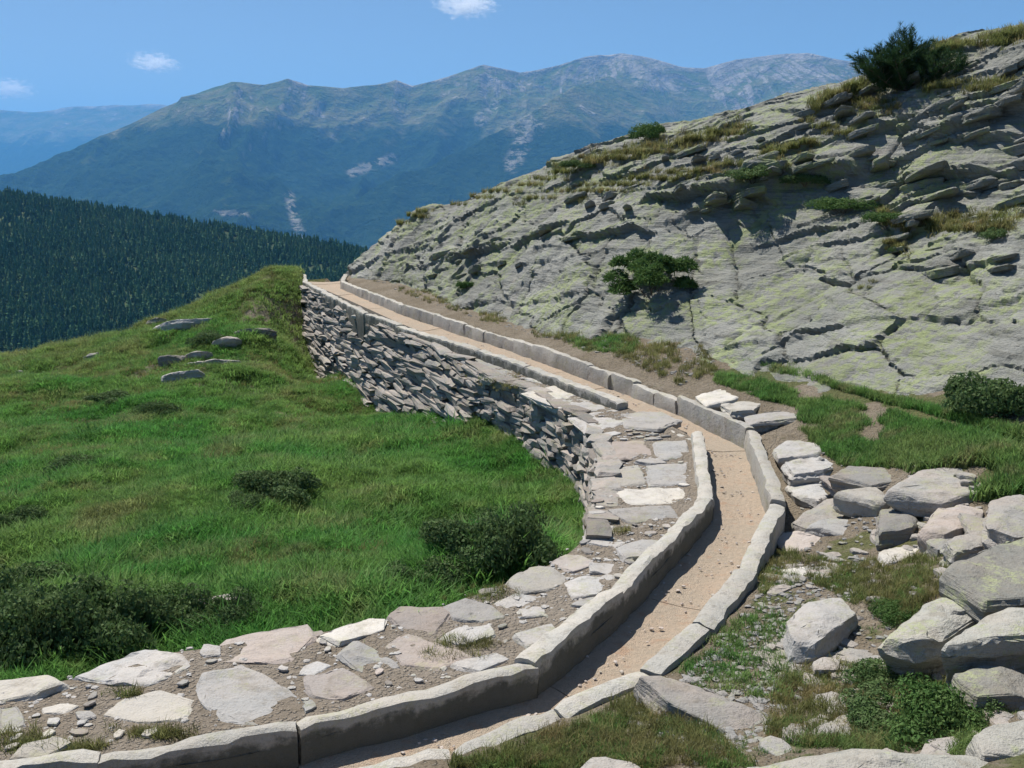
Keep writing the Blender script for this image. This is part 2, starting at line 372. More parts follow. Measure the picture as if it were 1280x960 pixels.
# ------------------------------------------------------------------ far land
def far_land():
    # valley floor, reaches the horizon
    M = NM('valley_ground'); p = M.pos()
    M.surf(M.mix(M.ramp(M.noise(p, .0006, 5, .6), .4, .6), (.03, .055, .02), (.07, .09, .035)), 1.0)
    n = 24; xs = np.linspace(-20000, 20000, n); ys = np.linspace(-9000, 27000, n)
    X, Y = np.meshgrid(xs, ys, indexing='ij')
    me = mesh_np('valley_floor', np.c_[X.ravel(), Y.ravel(), np.full(n*n, -950.0)], grid_faces(n, n), M.m, True)
    add('valley_ground', me, kind='structure')
    def mtn_mat(name, tree, bluish=0):
        M = NM(name); p = M.pos(); g = M.n('ShaderNodeNewGeometry')
        sep = M.n('ShaderNodeSeparateXYZ'); M.l(p, sep.inputs[0]); z = sep.outputs[2]
        sn = M.n('ShaderNodeSeparateXYZ'); M.l(g.outputs['True Normal'], sn.inputs[0])
        n1 = M.noise(p, .0011, 6, .62); n2 = M.noise(p, .0045, 6, .66); n3 = M.noise(p, .02, 4, .7)
        forest = M.mix(M.ramp(n3, .35, .7), (.012, .030, .012), (.028, .052, .020))
        forest = M.mix(M.ramp(n2, .60, .72, 0, .55), forest, (.075, .095, .032))
        alp = M.mix(M.ramp(n2, .38, .62), (.085, .115, .045), (.155, .15, .080))
        rock = M.mix(M.ramp(n2, .35, .66), (.17, .155, .14), (.36, .325, .29))
        zz = M.math('ADD', z, M.math('ADD', M.math('MULTIPLY', M.math('SUBTRACT', n1, .5), 700), M.math('MULTIPLY', M.math('SUBTRACT', n2, .5), 420)))
        c = M.mix(M.ramp(zz, tree-90, tree+90), forest, alp)
        rk = M.math('MAXIMUM', M.ramp(M.math('ADD', zz, M.math('MULTIPLY', M.math('SUBTRACT', .82, sn.outputs[2]), 1600)), tree+420, tree+800),
                    M.math('MULTIPLY', M.ramp(n2, .62, .70), M.ramp(zz, tree-60, tree+120)))
        c = M.mix(rk, c, rock)
        sc_ = M.math('MULTIPLY', M.attr('scar'), M.ramp(M.noise(p, .012, 5, .7), .44, .56))
        c = M.mix(M.math('MULTIPLY', sc_, .75), c, (.33, .30, .26))
        h = M.math('ADD', M.math('MULTIPLY', n2, 1.0), M.math('MULTIPLY', n3, .35))
        return M.surf(c, 1.0, M.bump(h, 1.0, 90), 0.0)
    # main range
    rp = [(-420, 330, 6600), (-200, 285, 6900), (0, 226, 7200), (100, 184, 7500), (200, 135, 7800), (262, 112, 8000), (290, 102, 8000), (330, 105, 8050), (360, 97, 8100), (385, 106, 8200), (430, 111, 8400),
          (470, 106, 8580), (495, 99, 8700), (515, 107, 8800), (560, 97, 9000), (605, 82, 9200), (650, 90, 9400), (700, 80, 9620), (735, 70, 9800), (775, 66, 10000), (815, 73, 10000), (860, 84, 10000), (880, 85, 10000),
          (920, 74, 9800), (960, 69, 9700), (1010, 65, 9500), (1060, 76, 9300), (1150, 95, 9200), (1300, 80, 9000), (1600, 40, 8500)]
    W = np.array([UY(*q) for q in rp]); o = np.argsort(W[:, 0]); W = W[o]
    nu, nv = 720, 330
    xs = np.linspace(-5200, 6500, nu); v = np.linspace(-.25, 1, nv)
    Yr = np.interp(xs, W[:, 0], W[:, 1]); Zr = np.interp(xs, W[:, 0], W[:, 2])
    Zr = Zr+fbm(p3(xs/260.0, 0), 3, 77)*14
    D = 4300.0
    X = np.repeat(xs[:, None], nv, 1); d = v[None]*D+0*X; Yy = Yr[:, None]-d
    foot = -900.0
    t = np.clip(np.abs(v[None])/1.0, 0, 1)
    prof = np.where(v[None] >= 0, 1-.55*t-.45*t**.75, 1-2.2*t)
    Z = foot+(Zr[:, None]-foot)*np.clip(prof, 0, 1.2)
    wx = fbm(p3((X/2200).ravel(), (d/2600).ravel()), 3, 31).reshape(X.shape)*900
    wx += fbm(p3((X/700).ravel(), (d/900).ravel()), 3, 32).reshape(X.shape)*260
    spur = fbm(p3(((X+wx)/1500).ravel(), (d/5200).ravel()), 2, 41, .45, True).reshape(X.shape)
    sp2 = fbm(p3(((X+wx*.8)/560).ravel(), (d/1300).ravel()), 5, 42, .5, True).reshape(X.shape)
    sp3 = fbm(p3(((X+wx*.6)/170).ravel(), (d/380).ravel()), 3, 43, .55, True).reshape(X.shape)
    env = np.clip(t*2.6-.08, 0, 1)*np.clip((1.05-t)*2.4, 0, 1)
    env2 = np.clip(t*14+.08, 0, 1)
    Z = Z+(spur-.15)*400*env+(sp2-.2)*150*env2+(sp3-.2)*34*env2
    # a nearer forested spur with a rocky head
    SP = np.array([UY(380, 290, 5600), UY(470, 232, 6200), UY(560, 196, 6700), UY(640, 158, 7200), UY(690, 128, 7600), UY(725, 108, 8200), UY(760, 98, 9000)])
    best = np.full(X.size, -1e9)
    for a_, b_ in zip(SP[:-1], SP[1:]):
        dd = b_[:2]-a_[:2]; tt = np.clip(((X.ravel()-a_[0])*dd[0]+(Yy.ravel()-a_[1])*dd[1])/(dd@dd), 0, 1)
        dist = np.hypot(X.ravel()-a_[0]-tt*dd[0], Yy.ravel()-a_[1]-tt*dd[1])
        best = np.maximum(best, a_[2]+tt*(b_[2]-a_[2])-dist*.62)
    best = best.reshape(X.shape)+(sp2-.2)*50
    k = 60.0; Z = np.where(np.abs(best-Z) < 600, k*np.logaddexp(Z/k, best/k), np.maximum(Z, best))
    V = np.c_[X.ravel(), Yy.ravel(), np.maximum(Z, -1000).ravel()]
    me = mesh_np('mountain_range', V, grid_faces(nu, nv), mtn_mat('mountain', 430), True)
    pr = project(V); sca = np.zeros(len(V))
    for pl, wd in (([(362, 245), (365, 262), (372, 285), (380, 300)], 6), ([(648, 158), (655, 172), (648, 190), (640, 205)], 11), ([(660, 150), (672, 160)], 9), ([(440, 215), (470, 205), (490, 198)], 7), ([(268, 266), (310, 268)], 3.5), ([(620, 130), (600, 150)], 8), ([(790, 80), (796, 100)], 6)):
        dd = np.abs(seg_dist(pr[:, 0], pr[:, 1], [np.array(q, float) for q in pl])); sca = np.maximum(sca, 1-sstep(wd*.5, wd*1.3, dd))
    sca[V[:, 1] > np.repeat(Yr, nv)] = 0
    attr(me, 'scar', sca.astype(np.float32))
    add('mountain_range', me, kind='structure', label='long rocky mountain range with forested flanks across the valley', cat='mountain range')
    # far blue range
    rp = [(-500, 170, 18500), (-200, 150, 18500), (0, 137, 18500), (40, 139, 18500), (100, 133, 18500), (150, 129, 18500), (200, 131, 18500), (260, 137, 18500), (330, 160, 18500), (430, 220, 18500)]
    W = np.array([UY(*q) for q in rp]); nu, nv = 260, 120
    xs = np.linspace(W[0, 0], W[-1, 0], nu); v = np.linspace(-.2, 1, nv)
    Zr = np.interp(xs, W[:, 0], W[:, 2])+fbm(p3(xs/500.0, 3), 4, 78)*40
    X = np.repeat(xs[:, None], nv, 1); d = v[None]*6000+0*X
    t = np.abs(v[None])+0*X; Z = -900+(Zr[:, None]+900)*np.clip(np.where(v[None] >= 0, 1-t**.8, 1-2*t), 0, 1)
    wx = fbm(p3((X/2500).ravel(), (d/2500).ravel()), 3, 51).reshape(X.shape)*900
    Z += (fbm(p3(((X+wx)/1500).ravel(), (d/4000).ravel()), 4, 52, .5, True).reshape(X.shape)-.2)*300*np.clip(t*5, 0, 1)*np.clip((1-t)*3, 0, 1)
    me = mesh_np('far_range', np.c_[X.ravel(), (18500-d).ravel(), Z.ravel()], grid_faces(nu, nv), mtn_mat('far_mountain', 750), True)
    add('far_mountains', me, kind='structure', label='distant pale blue mountain ridge beyond the main range', cat='mountain range')
far_land()

# forest hillside
def hill_surface(x, y):
    t = np.clip((y-700)/(1180-700), -.6, 1.6)
    xc = np.array([-1500, -900, -640, -420, -200, -60, 60, 200]); zc = np.array([60, 30, -3, -36, -72, -106, -150, -230])
    zt = np.interp(x*1180/np.maximum(y, 300), xc, zc)
    zb = -125.0-.02*np.clip(x+300, -600, 400)
    z = np.where(t < 1, zb+(zt-zb)*t, zt-(t-1)*160)
    return z+fbm(p3(x, y, 0, 1/140.0), 4, 61)*9*np.clip((t+.2), 0, 1)*np.clip((1.05-t)*4, .15, 1)
def conifer_mesh(name, h, seed, mat):
    r = random.Random(seed); V = []; F = []
    lay = 9
    for L in range(lay):
        f = L/(lay-1); z = h*(.06+.86*f); rad = h*.19*(1-f)**.8+h*.02; n = 9; z1 = z+h*.15
        c = len(V); V.append((0, 0, z1))
        for k in range(n):
            a = 2*math.pi*(k+r.random()*.6)/n; rr = rad*r.uniform(.55, 1.25)
            V.append((math.cos(a)*rr, math.sin(a)*rr, z-h*.03*r.random()))
        for k in range(n): F.append((c, c+1+k, c+1+(k+1) % n))
    c = len(V)
    for k in range(4): V.append((math.cos(k*1.57)*h*.014, math.sin(k*1.57)*h*.014, -h*.1))
    V.append((0, 0, h*.3))
    for k in range(4): F.append((c+k, c+(k+1) % 4, c+4))
    return mesh_py(name, V, F, mat)
def scatter(name, pts, rot, scl, idx, meshes, label, cat=None, kind='stuff'):
    srcs = [bpy.data.objects.new(name+'_piece', m) for m in meshes]
    me = bpy.data.meshes.new(name); me.vertices.add(len(pts)); me.vertices.foreach_set('co', np.asarray(pts, np.float32).ravel())
    attr(me, 'rot', np.asarray(rot, np.float32), 'FLOAT_VECTOR'); attr(me, 'scl', np.asarray(scl, np.float32), 'FLOAT_VECTOR'); attr(me, 'pick', np.asarray(idx, np.int32), 'INT')
    me.materials.append(meshes[0].materials[0])
    o = add(name, me, label=label, cat=cat, kind=kind)
    g = bpy.data.node_groups.new(name, 'GeometryNodeTree')
    g.interface.new_socket('Geometry', in_out='INPUT', socket_type='NodeSocketGeometry'); g.interface.new_socket('Geometry', in_out='OUTPUT', socket_type='NodeSocketGeometry')
    gi = g.nodes.new('NodeGroupInput'); go = g.nodes.new('NodeGroupOutput'); ip = g.nodes.new('GeometryNodeInstanceOnPoints'); jg = g.nodes.new('GeometryNodeJoinGeometry')
    for s in srcs:
        oi = g.nodes.new('GeometryNodeObjectInfo'); oi.inputs['Object'].default_value = s; oi.inputs['As Instance'].default_value = True
        g.links.new(oi.outputs['Geometry'], jg.inputs[0])
    def na(nm, t):
        x = g.nodes.new('GeometryNodeInputNamedAttribute'); x.data_type = t; x.inputs[0].default_value = nm; return x.outputs[0]
    e = g.nodes.new('FunctionNodeEulerToRotation'); g.links.new(na('rot', 'FLOAT_VECTOR'), e.inputs[0])
    g.links.new(gi.outputs[0], ip.inputs['Points']); g.links.new(jg.outputs[0], ip.inputs['Instance']); ip.inputs['Pick Instance'].default_value = True
    g.links.new(na('pick', 'INT'), ip.inputs['Instance Index']); g.links.new(e.outputs[0], ip.inputs['Rotation']); g.links.new(na('scl', 'FLOAT_VECTOR'), ip.inputs['Scale'])
    g.links.new(ip.outputs[0], go.inputs[0])
    md = o.modifiers.new('scatter', 'NODES'); md.node_group = g
    return o
def forest():
    nx, ny = 130, 70; xs = np.linspace(-1300, 250, nx); ys = np.linspace(420, 1500, ny)
    X, Y = np.meshgrid(xs, ys, indexing='ij'); Z = hill_surface(X.ravel(), Y.ravel())
    M = NM('forest_floor'); p = M.pos()
    M.surf(M.mix(M.ramp(M.noise(p, .02, 4, .6), .4, .6), (.022, .040, .014), (.05, .075, .025)), 1.0)
    add('forest_hill', mesh_np('forest_hill', np.c_[X.ravel(), Y.ravel(), Z], grid_faces(nx, ny), M.m, True), kind='structure')
    ML = NM('forest_needles'); p = ML.pos(); o = ML.rnd()
    c = ML.mix(ML.ramp(ML.noise(p, .012, 4, .6), .38, .62), (.040, .100, .042), (.070, .135, .055))
    v = ML.n('ShaderNodeHueSaturation'); ML.l(c, v.inputs['Color']); ML.l(ML.ramp(o, 0, 1, .75, 1.25), v.inputs['Value'])
    ML.surf(v.outputs[0], .9, None, .1)
    ms = [conifer_mesh('conifer', 8.5, k, ML.m) for k in range(4)]
    N = 34000; y = RS.uniform(560, 1230, N); x = RS.uniform(-.60, -.04, N)*y*1.0
    dens = fbm(p3(x, y, 0, 1/45.0), 3, 71)
    k = RS.rand(N) < np.clip(1.0+dens*1.5, .1, 1); x, y = x[k], y[k]; z = hill_surface(x, y); n = len(x)
    s = .45+.95*RS.rand(n)**1.3; wd = RS.uniform(1.1, 2.1, n); S = np.stack([s*wd, s*wd, s], 1)
    rot = np.stack([0*x, 0*x, RS.uniform(0, 6.28, n)], 1)
    scatter('conifer_forest', np.c_[x, y, z-.5], rot, S, RS.randint(0, 4, n), ms, 'dark conifer forest covering the hillside beyond the meadow', 'forest')
forest()

# haze
M = NM('haze'); pv = M.n('ShaderNodeVolumePrincipled'); pv.inputs['Color'].default_value = (.16, .50, 1.0, 1); pv.inputs['Density'].default_value = 5.6e-5
pv.inputs['Anisotropy'].default_value = 0.1; M.l(pv.outputs[0], M.out.inputs['Volume'])
hb = [(x, y, z) for z in (-1010.0, 1950.0) for (x, y) in ((-21000, -10000), (21000, -10000), (21000, 28000), (-21000, 28000))]
add('haze', mesh_py('haze', hb, [(3, 2, 1, 0), (4, 5, 6, 7), (0, 1, 5, 4), (1, 2, 6, 5), (2, 3, 7, 6), (3, 0, 4, 7)], M.m), kind='stuff')

# clouds, beyond the haze
def cloud(px, py, w, h, tilt, seed, label, dens=.006):
    c = UY(px, py, 33000); s = 33000/FPX*1.02; bm = bmesh.new(); bmesh.ops.create_icosphere(bm, subdivisions=4, radius=1)
    V = np.array([v.co[:] for v in bm.verts])
    n = 1+fbm(V*1.5+seed*9.1, 4, seed)*.55+fbm(V*4+seed, 3, seed+3)*.2
    V = V*n[:, None]*np.array([w*s, h*s*2.0, h*s]); a = R(tilt)
    V = np.c_[V[:, 0]*math.cos(a)+V[:, 2]*math.sin(a), V[:, 1], -V[:, 0]*math.sin(a)+V[:, 2]*math.cos(a)]
    F = [[v.index for v in f.verts] for f in bm.faces]; bm.free()
    M = NM('cloud'); p = M.obj(); tx = M.n('ShaderNodeTexCoord')
    ln = M.n('ShaderNodeVectorMath', operation='LENGTH'); M.l(M.mapping(p, (1/(w*s), 1/(h*s*2), 1/(h*s)), (0, 0, 0)), ln.inputs[0])
    nz = M.noise(M.mapping(p, (1.0, 1.0, 2.2)), 4.5/(w*s), 6, .65)
    f = M.math('SUBTRACT', M.math('MULTIPLY', nz, 2.6), M.math('MULTIPLY', ln.outputs['Value'], .75))
    d = M.math('MULTIPLY', M.ramp(f, .72, 1.5), dens)
    v = M.n('ShaderNodeVolumePrincipled'); v.inputs['Color'].default_value = (1, 1, 1, 1); M.l(d, v.inputs['Density']); v.inputs['Anisotropy'].default_value = .6
    M.l(v.outputs[0], M.out.inputs['Volume'])
    add('cloud', mesh_py('cloud', V, F, M.m, True), label=label, cat='cloud', group='small clouds in the blue sky', loc=tuple(c))
cloud(582, 6, 46, 17, 12, 3, 'bright white cloud cut by the top edge of the sky')
cloud(192, 78, 38, 14, 14, 5, 'small white wisp of cloud above the far left ridge')
cloud(12, 111, 34, 15, 0, 8, 'white cloud low over the pale ridge at the sky edge')

# ------------------------------------------------------------------ near ground
def near_ground():
    def axis(segs):
        out = []
        for a, b, st in segs: out += list(np.arange(a, b, st))
        return np.array(out+[segs[-1][1]])
    xs = axis([(-46, -16, .9), (-16, -4, .22), (-4, 4.5, .075), (4.5, 8, .2), (8, 20, .6)])
    ys = axis([(-3, 3, .4), (3, 14, .075), (14, 20, .11), (20, 36, .22), (36, 52, .6)])
    X, Y = np.meshgrid(xs, ys, indexing='ij'); x, y = X.ravel(), Y.ravel()
    Z = ground_z(x, y)
    s = seg_dist(x, y, CL)
    turf = np.where(s < 0, 1.0, .25)
    pr = project(np.c_[x, y, Z])
    for poly in TURF:
        turf = np.where((s > 0) & inpoly(pr[:, 0], pr[:, 1], poly) & (y > .5), 1.0, turf)
    pt = fbm(p3(pr[:, 0], pr[:, 1]*1.8, 0, 1/42.0), 4, 733, .6); turf = np.where((s > 0) & (pr[:, 1] > 640), np.clip(turf*.55+pt*1.2, 0, 1), turf)
    turf = np.where((s > 0) & (turf > .9) & (pr[:, 1] <= 640), np.clip(.5+(pt+.2)*3, 0, 1), turf)
    rocky = fbm(p3(x, y, 0, .45), 3, 15)
    turf = np.where((s < 0) & (y > 20), turf-np.clip(rocky-.12, 0, 1)*2.2, turf)
    me = mesh_np('ground', np.c_[x, y, Z], grid_faces(len(xs), len(ys)), M_GROUND, True)
    attr(me, 'turf', turf.astype(np.float32))
    add('ground', me, kind='structure')
TURF = [[(870, 465), (1000, 455), (1050, 480), (1170, 495), (1290, 520), (1290, 610), (1230, 610), (1200, 588), (1140, 585), (1050, 582), (1000, 545), (1000, 510), (930, 490)],
        [(520, 960), (600, 930), (720, 890), (800, 862), (840, 890), (900, 920), (940, 960)], [(960, 930), (970, 850), (1030, 830), (1180, 850), (1240, 900), (1200, 950)],
        [(945, 705), (970, 685), (1060, 705), (1100, 700), (1190, 690), (1200, 730), (1120, 780), (1080, 760), (1010, 725), (950, 745)], [(690, 415), (800, 420), (790, 440), (730, 438)],
        [(1000, 745), (940, 760), (945, 745)]]
near_ground()

# ------------------------------------------------------------------ rock slope
def rock_base_ab(px, py):
    d = ray(px, py); o = np.array([0, 0, CAMZ]); ts = np.linspace(6, 60, 1500)
    P = o+ts[:, None]*d; z = RK(P[:, 0], P[:, 1]); k = np.argmax(P[:, 2] < z)
    p = P[k]; a, b = ab(p[0], p[1]); return np.array([a, b]), p
def rock_slope():
    a_ = np.r_[np.arange(-7, -1.5, .12), np.arange(-1.5, 14, .042), np.arange(14, 29.5, .07)]
    b_ = np.r_[np.arange(-1.6, 10.0, .038), np.arange(10.0, 16, .2)]
    Aa, Bb = np.meshgrid(a_, b_, indexing='ij'); a, b = Aa.ravel(), Bb.ravel()
    x = RO[0]+a*RSd[0]+b*RUp[0]; y = RO[1]+a*RSd[1]+b*RUp[1]; z = RK(x, y)-1.6*np.clip(a-26.2, 0, None)**2
    z = z-4.0*(1-sstep(.55, .95, seg_dist(x, y, CL)))
    P = np.c_[x, y, z]
    out = np.array([-RUp[0]*.82, -RUp[1]*.82, .57])
    # broad relief
    D = fbm(P*.28, 3, 101)*.22+fbm(P*.9, 4, 111)*.10
    # foliation: planes that rise gently to the side of the slope
    ns = np.array([-.34, -.02, 1.0]); ns /= np.linalg.norm(ns)
    h = P@ns+fbm(P*.55, 3, 121)*.35
    up = sstep(2.2, 3.6, b+fbm(P*.5, 3, 131)*2.2)
    left = sstep(11, 15, a+fbm(P*.5, 2, 133)*2)
    slab = sstep(.25, .75, fbm(P*.22+3.3, 3, 137)*.5+.5)
    led = np.clip(np.maximum(up, left*.55), .10+.26*slab, 1)
    def blocks(hh, T, Ln, seed, amp, keep):
        # layers of thickness T broken into blocks of length Ln; each block stands out by its own amount, undercut at its foot
        q = hh/T+.6*vn(np.c_[hh/T*.5, 0*hh, 0*hh], seed); k = np.floor(q); f = q-k
        u = a/(Ln*(.7+.6*(_h(k.astype(np.int64), 3+0*k.astype(np.int64), 5+0*k.astype(np.int64), seed)*.5+.5)))+k*.37+.35*fbm(P*.8/Ln, 2, seed+2); j = np.floor(u)
        ki, ji = k.astype(np.int64), j.astype(np.int64); r1 = _h(ki, ji, 0*ki, seed+1)*.5+.5; r2 = _h(ki, ji, 1+0*ki, seed+1)
        st = np.where(r1 > 1-keep, (r1-1+keep)/keep*.7+.3, 0.0)
        taper = (1-f)**(.8+.5*r2)*sstep(0, .05, f); e = (u-j)
        return amp*st*taper*(1+.4*r2*(e-.5)*2)*sstep(0, .03, e)*(1-sstep(.97, 1.0, e)*.6)
    ha = P@np.array([-.29, .03, .956])+fbm(P*.5, 3, 123)*.25
    D = D+led*(blocks(h, .55, 2.4, 141, .26, .55)+blocks(ha, .24, 1.3, 151, .16, .6)+blocks(h, .11, .7, 157, .07, .6))+blocks(ha, .075, .9, 161, .022, .5)*(.3+.7*led)
    D = D+(1-led)*(blocks(ha, .7, 3.0, 165, .13, .55)+blocks(h, .26, 1.5, 167, .05, .55))
    def plates(U_, V_, seed):
        iu, iv = np.floor(U_).astype(np.int64), np.floor(V_).astype(np.int64); d1 = np.full(len(U_), 9.); d2 = d1.copy(); best = np.zeros(len(U_)); cu = np.zeros(len(U_)); cv = np.zeros(len(U_))
        for i in (-1, 0, 1):
            for j in (-1, 0, 1):
                gu, gv = iu+i, iv+j; o = np.zeros_like(gu); fu = gu+.5+.45*_h(gu, gv, o, seed); fv = gv+.5+.45*_h(gu, gv, o+1, seed); d = np.hypot(U_-fu, V_-fv); m = d < d1
                d2 = np.where(m, d1, np.minimum(d2, d)); best = np.where(m, _h(gu, gv, o+2, seed), best); cu = np.where(m, U_-fu, cu); cv = np.where(m, V_-fv, cv); d1 = np.where(m, d, d1)
        return d2-d1, best, cu, cv
    wq = fbm(P*1.1, 3, 201)*.35
    e1, r1, cu, cv = plates(a/2.1+wq, (b-.25*a)/1.15+wq*.6, 203); e2, r2, _, _ = plates(a/.8+wq*1.5, (b-.3*a)/.42-wq, 207)
    calm = 1-.75*up
    D = D+calm*(.075*r1+.09*r1*cv-.05*np.abs(r1)*cu-.07*(1-sstep(.0, .045, e1)))+calm*(.014*r2-.022*(1-sstep(0, .07, e2))*sstep(-.2, .3, r1))
    PLATE = (.6*r1+.4*r2)*calm
    # deep ledges where the slope overhangs
    for (x0, y0, x1, y1, dep, hg) in ((560, 332, 640, 305, .22, .4), (648, 308, 712, 283, .22, .4), (708, 308, 825, 296, .22, .4), (815, 262, 975, 258, .36, .5), (985, 235, 1085, 225, .18, .35), (1125, 232, 1245, 226, .30, .45), (1060, 160, 1150, 172, .14, .3), (1150, 172, 1280, 190, .16, .35), (1115, 340, 1200, 345, .13, .35), (1200, 345, 1280, 342, .15, .4), (1000, 192, 1110, 168, .14, .3)):
        A0, _ = rock_base_ab(x0, y0); A1, _ = rock_base_ab(x1, y1); dv = A1-A0; L = np.linalg.norm(dv); dv /= L
        nv = np.array([-dv[1], dv[0]]); nv = nv if nv[1] > 0 else -nv
        u = (a-A0[0])*dv[0]+(b-A0[1])*dv[1]; q = (a-A0[0])*nv[0]+(b-A0[1])*nv[1]+fbm(P*1.6, 3, 171)*.14
        wt = sstep(-.12*L, .18*L, u)*(1-sstep(.82*L, 1.12*L, u))
        D = D+wt*dep*np.where(q >= 0, np.clip(1-q/(hg*2.2), 0, 1)*sstep(0, .04, q), 0)
    # cracks
    for pl in ([(748, 340), (735, 365), (722, 385), (705, 412)], [(790, 368), (775, 395), (758, 418)], [(1110, 285), (1125, 305), (1112, 325), (1085, 345), (1070, 362), (1025, 350)], [(960, 450), (1005, 425), (1060, 418)]):
        Q = [rock_base_ab(*q)[0] for q in pl]
        dd = np.abs(seg_dist(a+fbm(P*3.5, 3, 181)*.16, b, Q)); D = D-.13*(1-sstep(.012, .055, dd))
    D = D+fbm(P*2.6, 5, 191, .6)*.06+fbm(P*np.array([1.2, 1.2, 9]), 3, 195)*.025
    crestfade = 1-sstep(9.5, 12, b)
    P = P+out*(D*crestfade)[:, None]
    M = NM('rock_slope'); p = M.pos()
    n1 = M.noise(p, .55, 5, .6); n2 = M.noise(p, 3.2, 6, .66); n3 = M.noise(p, 18, 5, .7)
    strat = M.noise(M.mapping(p, (.7, .7, 7), (R(2), R(-18), 0)), 1.6, 6, .68)
    c = M.mix(M.ramp(n1, .36, .66), (.225, .23, .208), (.285, .285, .262))
    c = M.mix(M.ramp(strat, .5, .68, 0, .65), c, (.115, .115, .10))
    c = M.mix(M.ramp(n3, .52, .72, 0, .5), c, (.13, .125, .11))
    f = M.math('MULTIPLY', M.ramp(M.noise(p, .8, 5, .68), .44, .58), M.ramp(M.noise(p, 6, 5, .72), .42, .56))
    c = M.mix(M.math('MULTIPLY', f, .72), c, (.275, .32, .14))
    f2 = M.ramp(M.noise(M.mapping(p, (1, 1, 1), (0, 0, 0), (5, 3, 8)), .7, 4, .6), .60, .72)
    c = M.mix(M.math('MULTIPLY', f2, .6), c, (.34, .31, .285))
    hh = M.math('ADD', M.math('ADD', M.math('MULTIPLY', n3, .9), M.math('MULTIPLY', n2, 1.2)), M.math('MULTIPLY', strat, 2.2))
    nb = M.bump(hh, 1.0, .06)
    hv = M.n('ShaderNodeHueSaturation'); M.l(c, hv.inputs['Color']); M.l(M.math('ADD', M.math('MULTIPLY', M.attr('plate'), .22), 1.0), hv.inputs['Value']); c = hv.outputs[0]
    me = mesh_np('rock_slope', P, grid_faces(len(a_), len(b_)), M.surf(c, .93, nb, .15), True)
    attr(me, 'plate', PLATE.astype(np.float32)); me.set_sharp_from_angle(angle=R(30))
    ob = add('rock_slope', me, label='great grey rock slope with lichen and layered ledges above the channel', cat='rock')
    return P.reshape(len(a_), len(b_), 3), ob, M.m
ROCKP, ROCKO, M_ROCK = rock_slope()
RFLAT = ROCKP.reshape(-1, 3); RPR = project(RFLAT)
_cell = (np.floor(RPR[:, 0]/8).astype(np.int64)+100000)*100000+np.floor(RPR[:, 1]/8).astype(np.int64)+50000
RIDX = np.argsort(_cell, kind='stable'); _u, _s = np.unique(_cell[RIDX], return_index=True); _e = np.r_[_s[1:], len(RIDX)]
RKEY = {(int(u//100000)-100000, int(u % 100000)-50000): (int(a), int(b)) for u, a, b in zip(_u, _s, _e)}
def rock_at(px, py):                         # the point of the rock slope seen there
    k = RKEY.get((int(px)//8, int(py)//8))
    if k is None: return None if py > 600 else rock_at(px, py+6)
    i = RIDX[k[0]:k[1]]; d = np.hypot(RPR[i, 0]-px, RPR[i, 1]-py); i = i[d < 7] if (d < 7).any() else i
    F = RFLAT[i]; return F[np.argmin(F[:, 1])]

# ------------------------------------------------------------------ channel
def block_mesh(name, p0, p1, side, th0, th1, ztop, zbot, mat, seed, rough=.018, shade_stain=0):
    """upright stone with its inner top edge on p0-p1, thickness to `side` (+1 right of direction); returns mesh about its middle"""
    p0, p1 = np.asarray(p0[:2], float), np.asarray(p1[:2], float); d = p1-p0; L = np.linalg.norm(d); d /= L
    nrm = np.array([d[1], -d[0]])*side
    ns = max(5, int(L/.09))
    sec = [(0, 0), (0, .45), (0, .7), (0, .93), (.06, .995), (.3, 1.01), (.65, 1.0), (.95, .98), (1, .93), (1, .4), (1, 0)]
    V = []; c = (p0+p1)/2
    for i in range(ns+1):
        t = i/ns; e = min(t, 1-t)*L; end = 1-.5*max(0, 1-e/.035)
        th = th0+(th1-th0)*t
        for (u, v) in sec:
            vv = v
            if v > .8: vv = v-(1-end)*.05
            q = p0+d*(t*L)+nrm*(u*th)
            V.append((q[0], q[1], zbot+(ztop-zbot)*vv))
    V = np.array(V); m = len(sec)
    nn = np.stack([fbm(V*3.5+seed*3.1, 3, 300+seed % 50), fbm(V*3.5+7+seed, 3, 330+seed % 50), fbm(V*4.5+seed, 3, 360+seed % 50)], 1)*rough
    nn += np.stack([vn(V*14, 390), vn(V*14+5, 391), vn(V*14+9, 392)], 1)*rough*.4
    V = V+nn
    F = [];
    for i in range(ns):
        for k in range(m-1): F.append((i*m+k, i*m+k+1, (i+1)*m+k+1, (i+1)*m+k))
        F.append((i*m+m-1, i*m, (i+1)*m, (i+1)*m+m-1))
    F.append(tuple(range(m))[::-1]); F.append(tuple(ns*m+k for k in range(m)))
    if side < 0: F = [f[::-1] for f in F]
    F = [f[::-1] for f in F]
    V -= np.array([c[0], c[1], ztop])
    me = mesh_py(name, V, F, mat, True, 35)
    st = {0: (1, 1, .95, .45)+(0,)*7, 1: (1, 1, .95, .45)+(0,)*4+(.5, .9, 1), 2: (.9, .55, .2, .1)+(0,)*7}[shade_stain]  # left inner faces carry painted shade; far outer moss and right base stain
    attr(me, 'shade_stain', np.tile(np.array(st, np.float32), ns+1)); return me, (c[0], c[1], ztop)
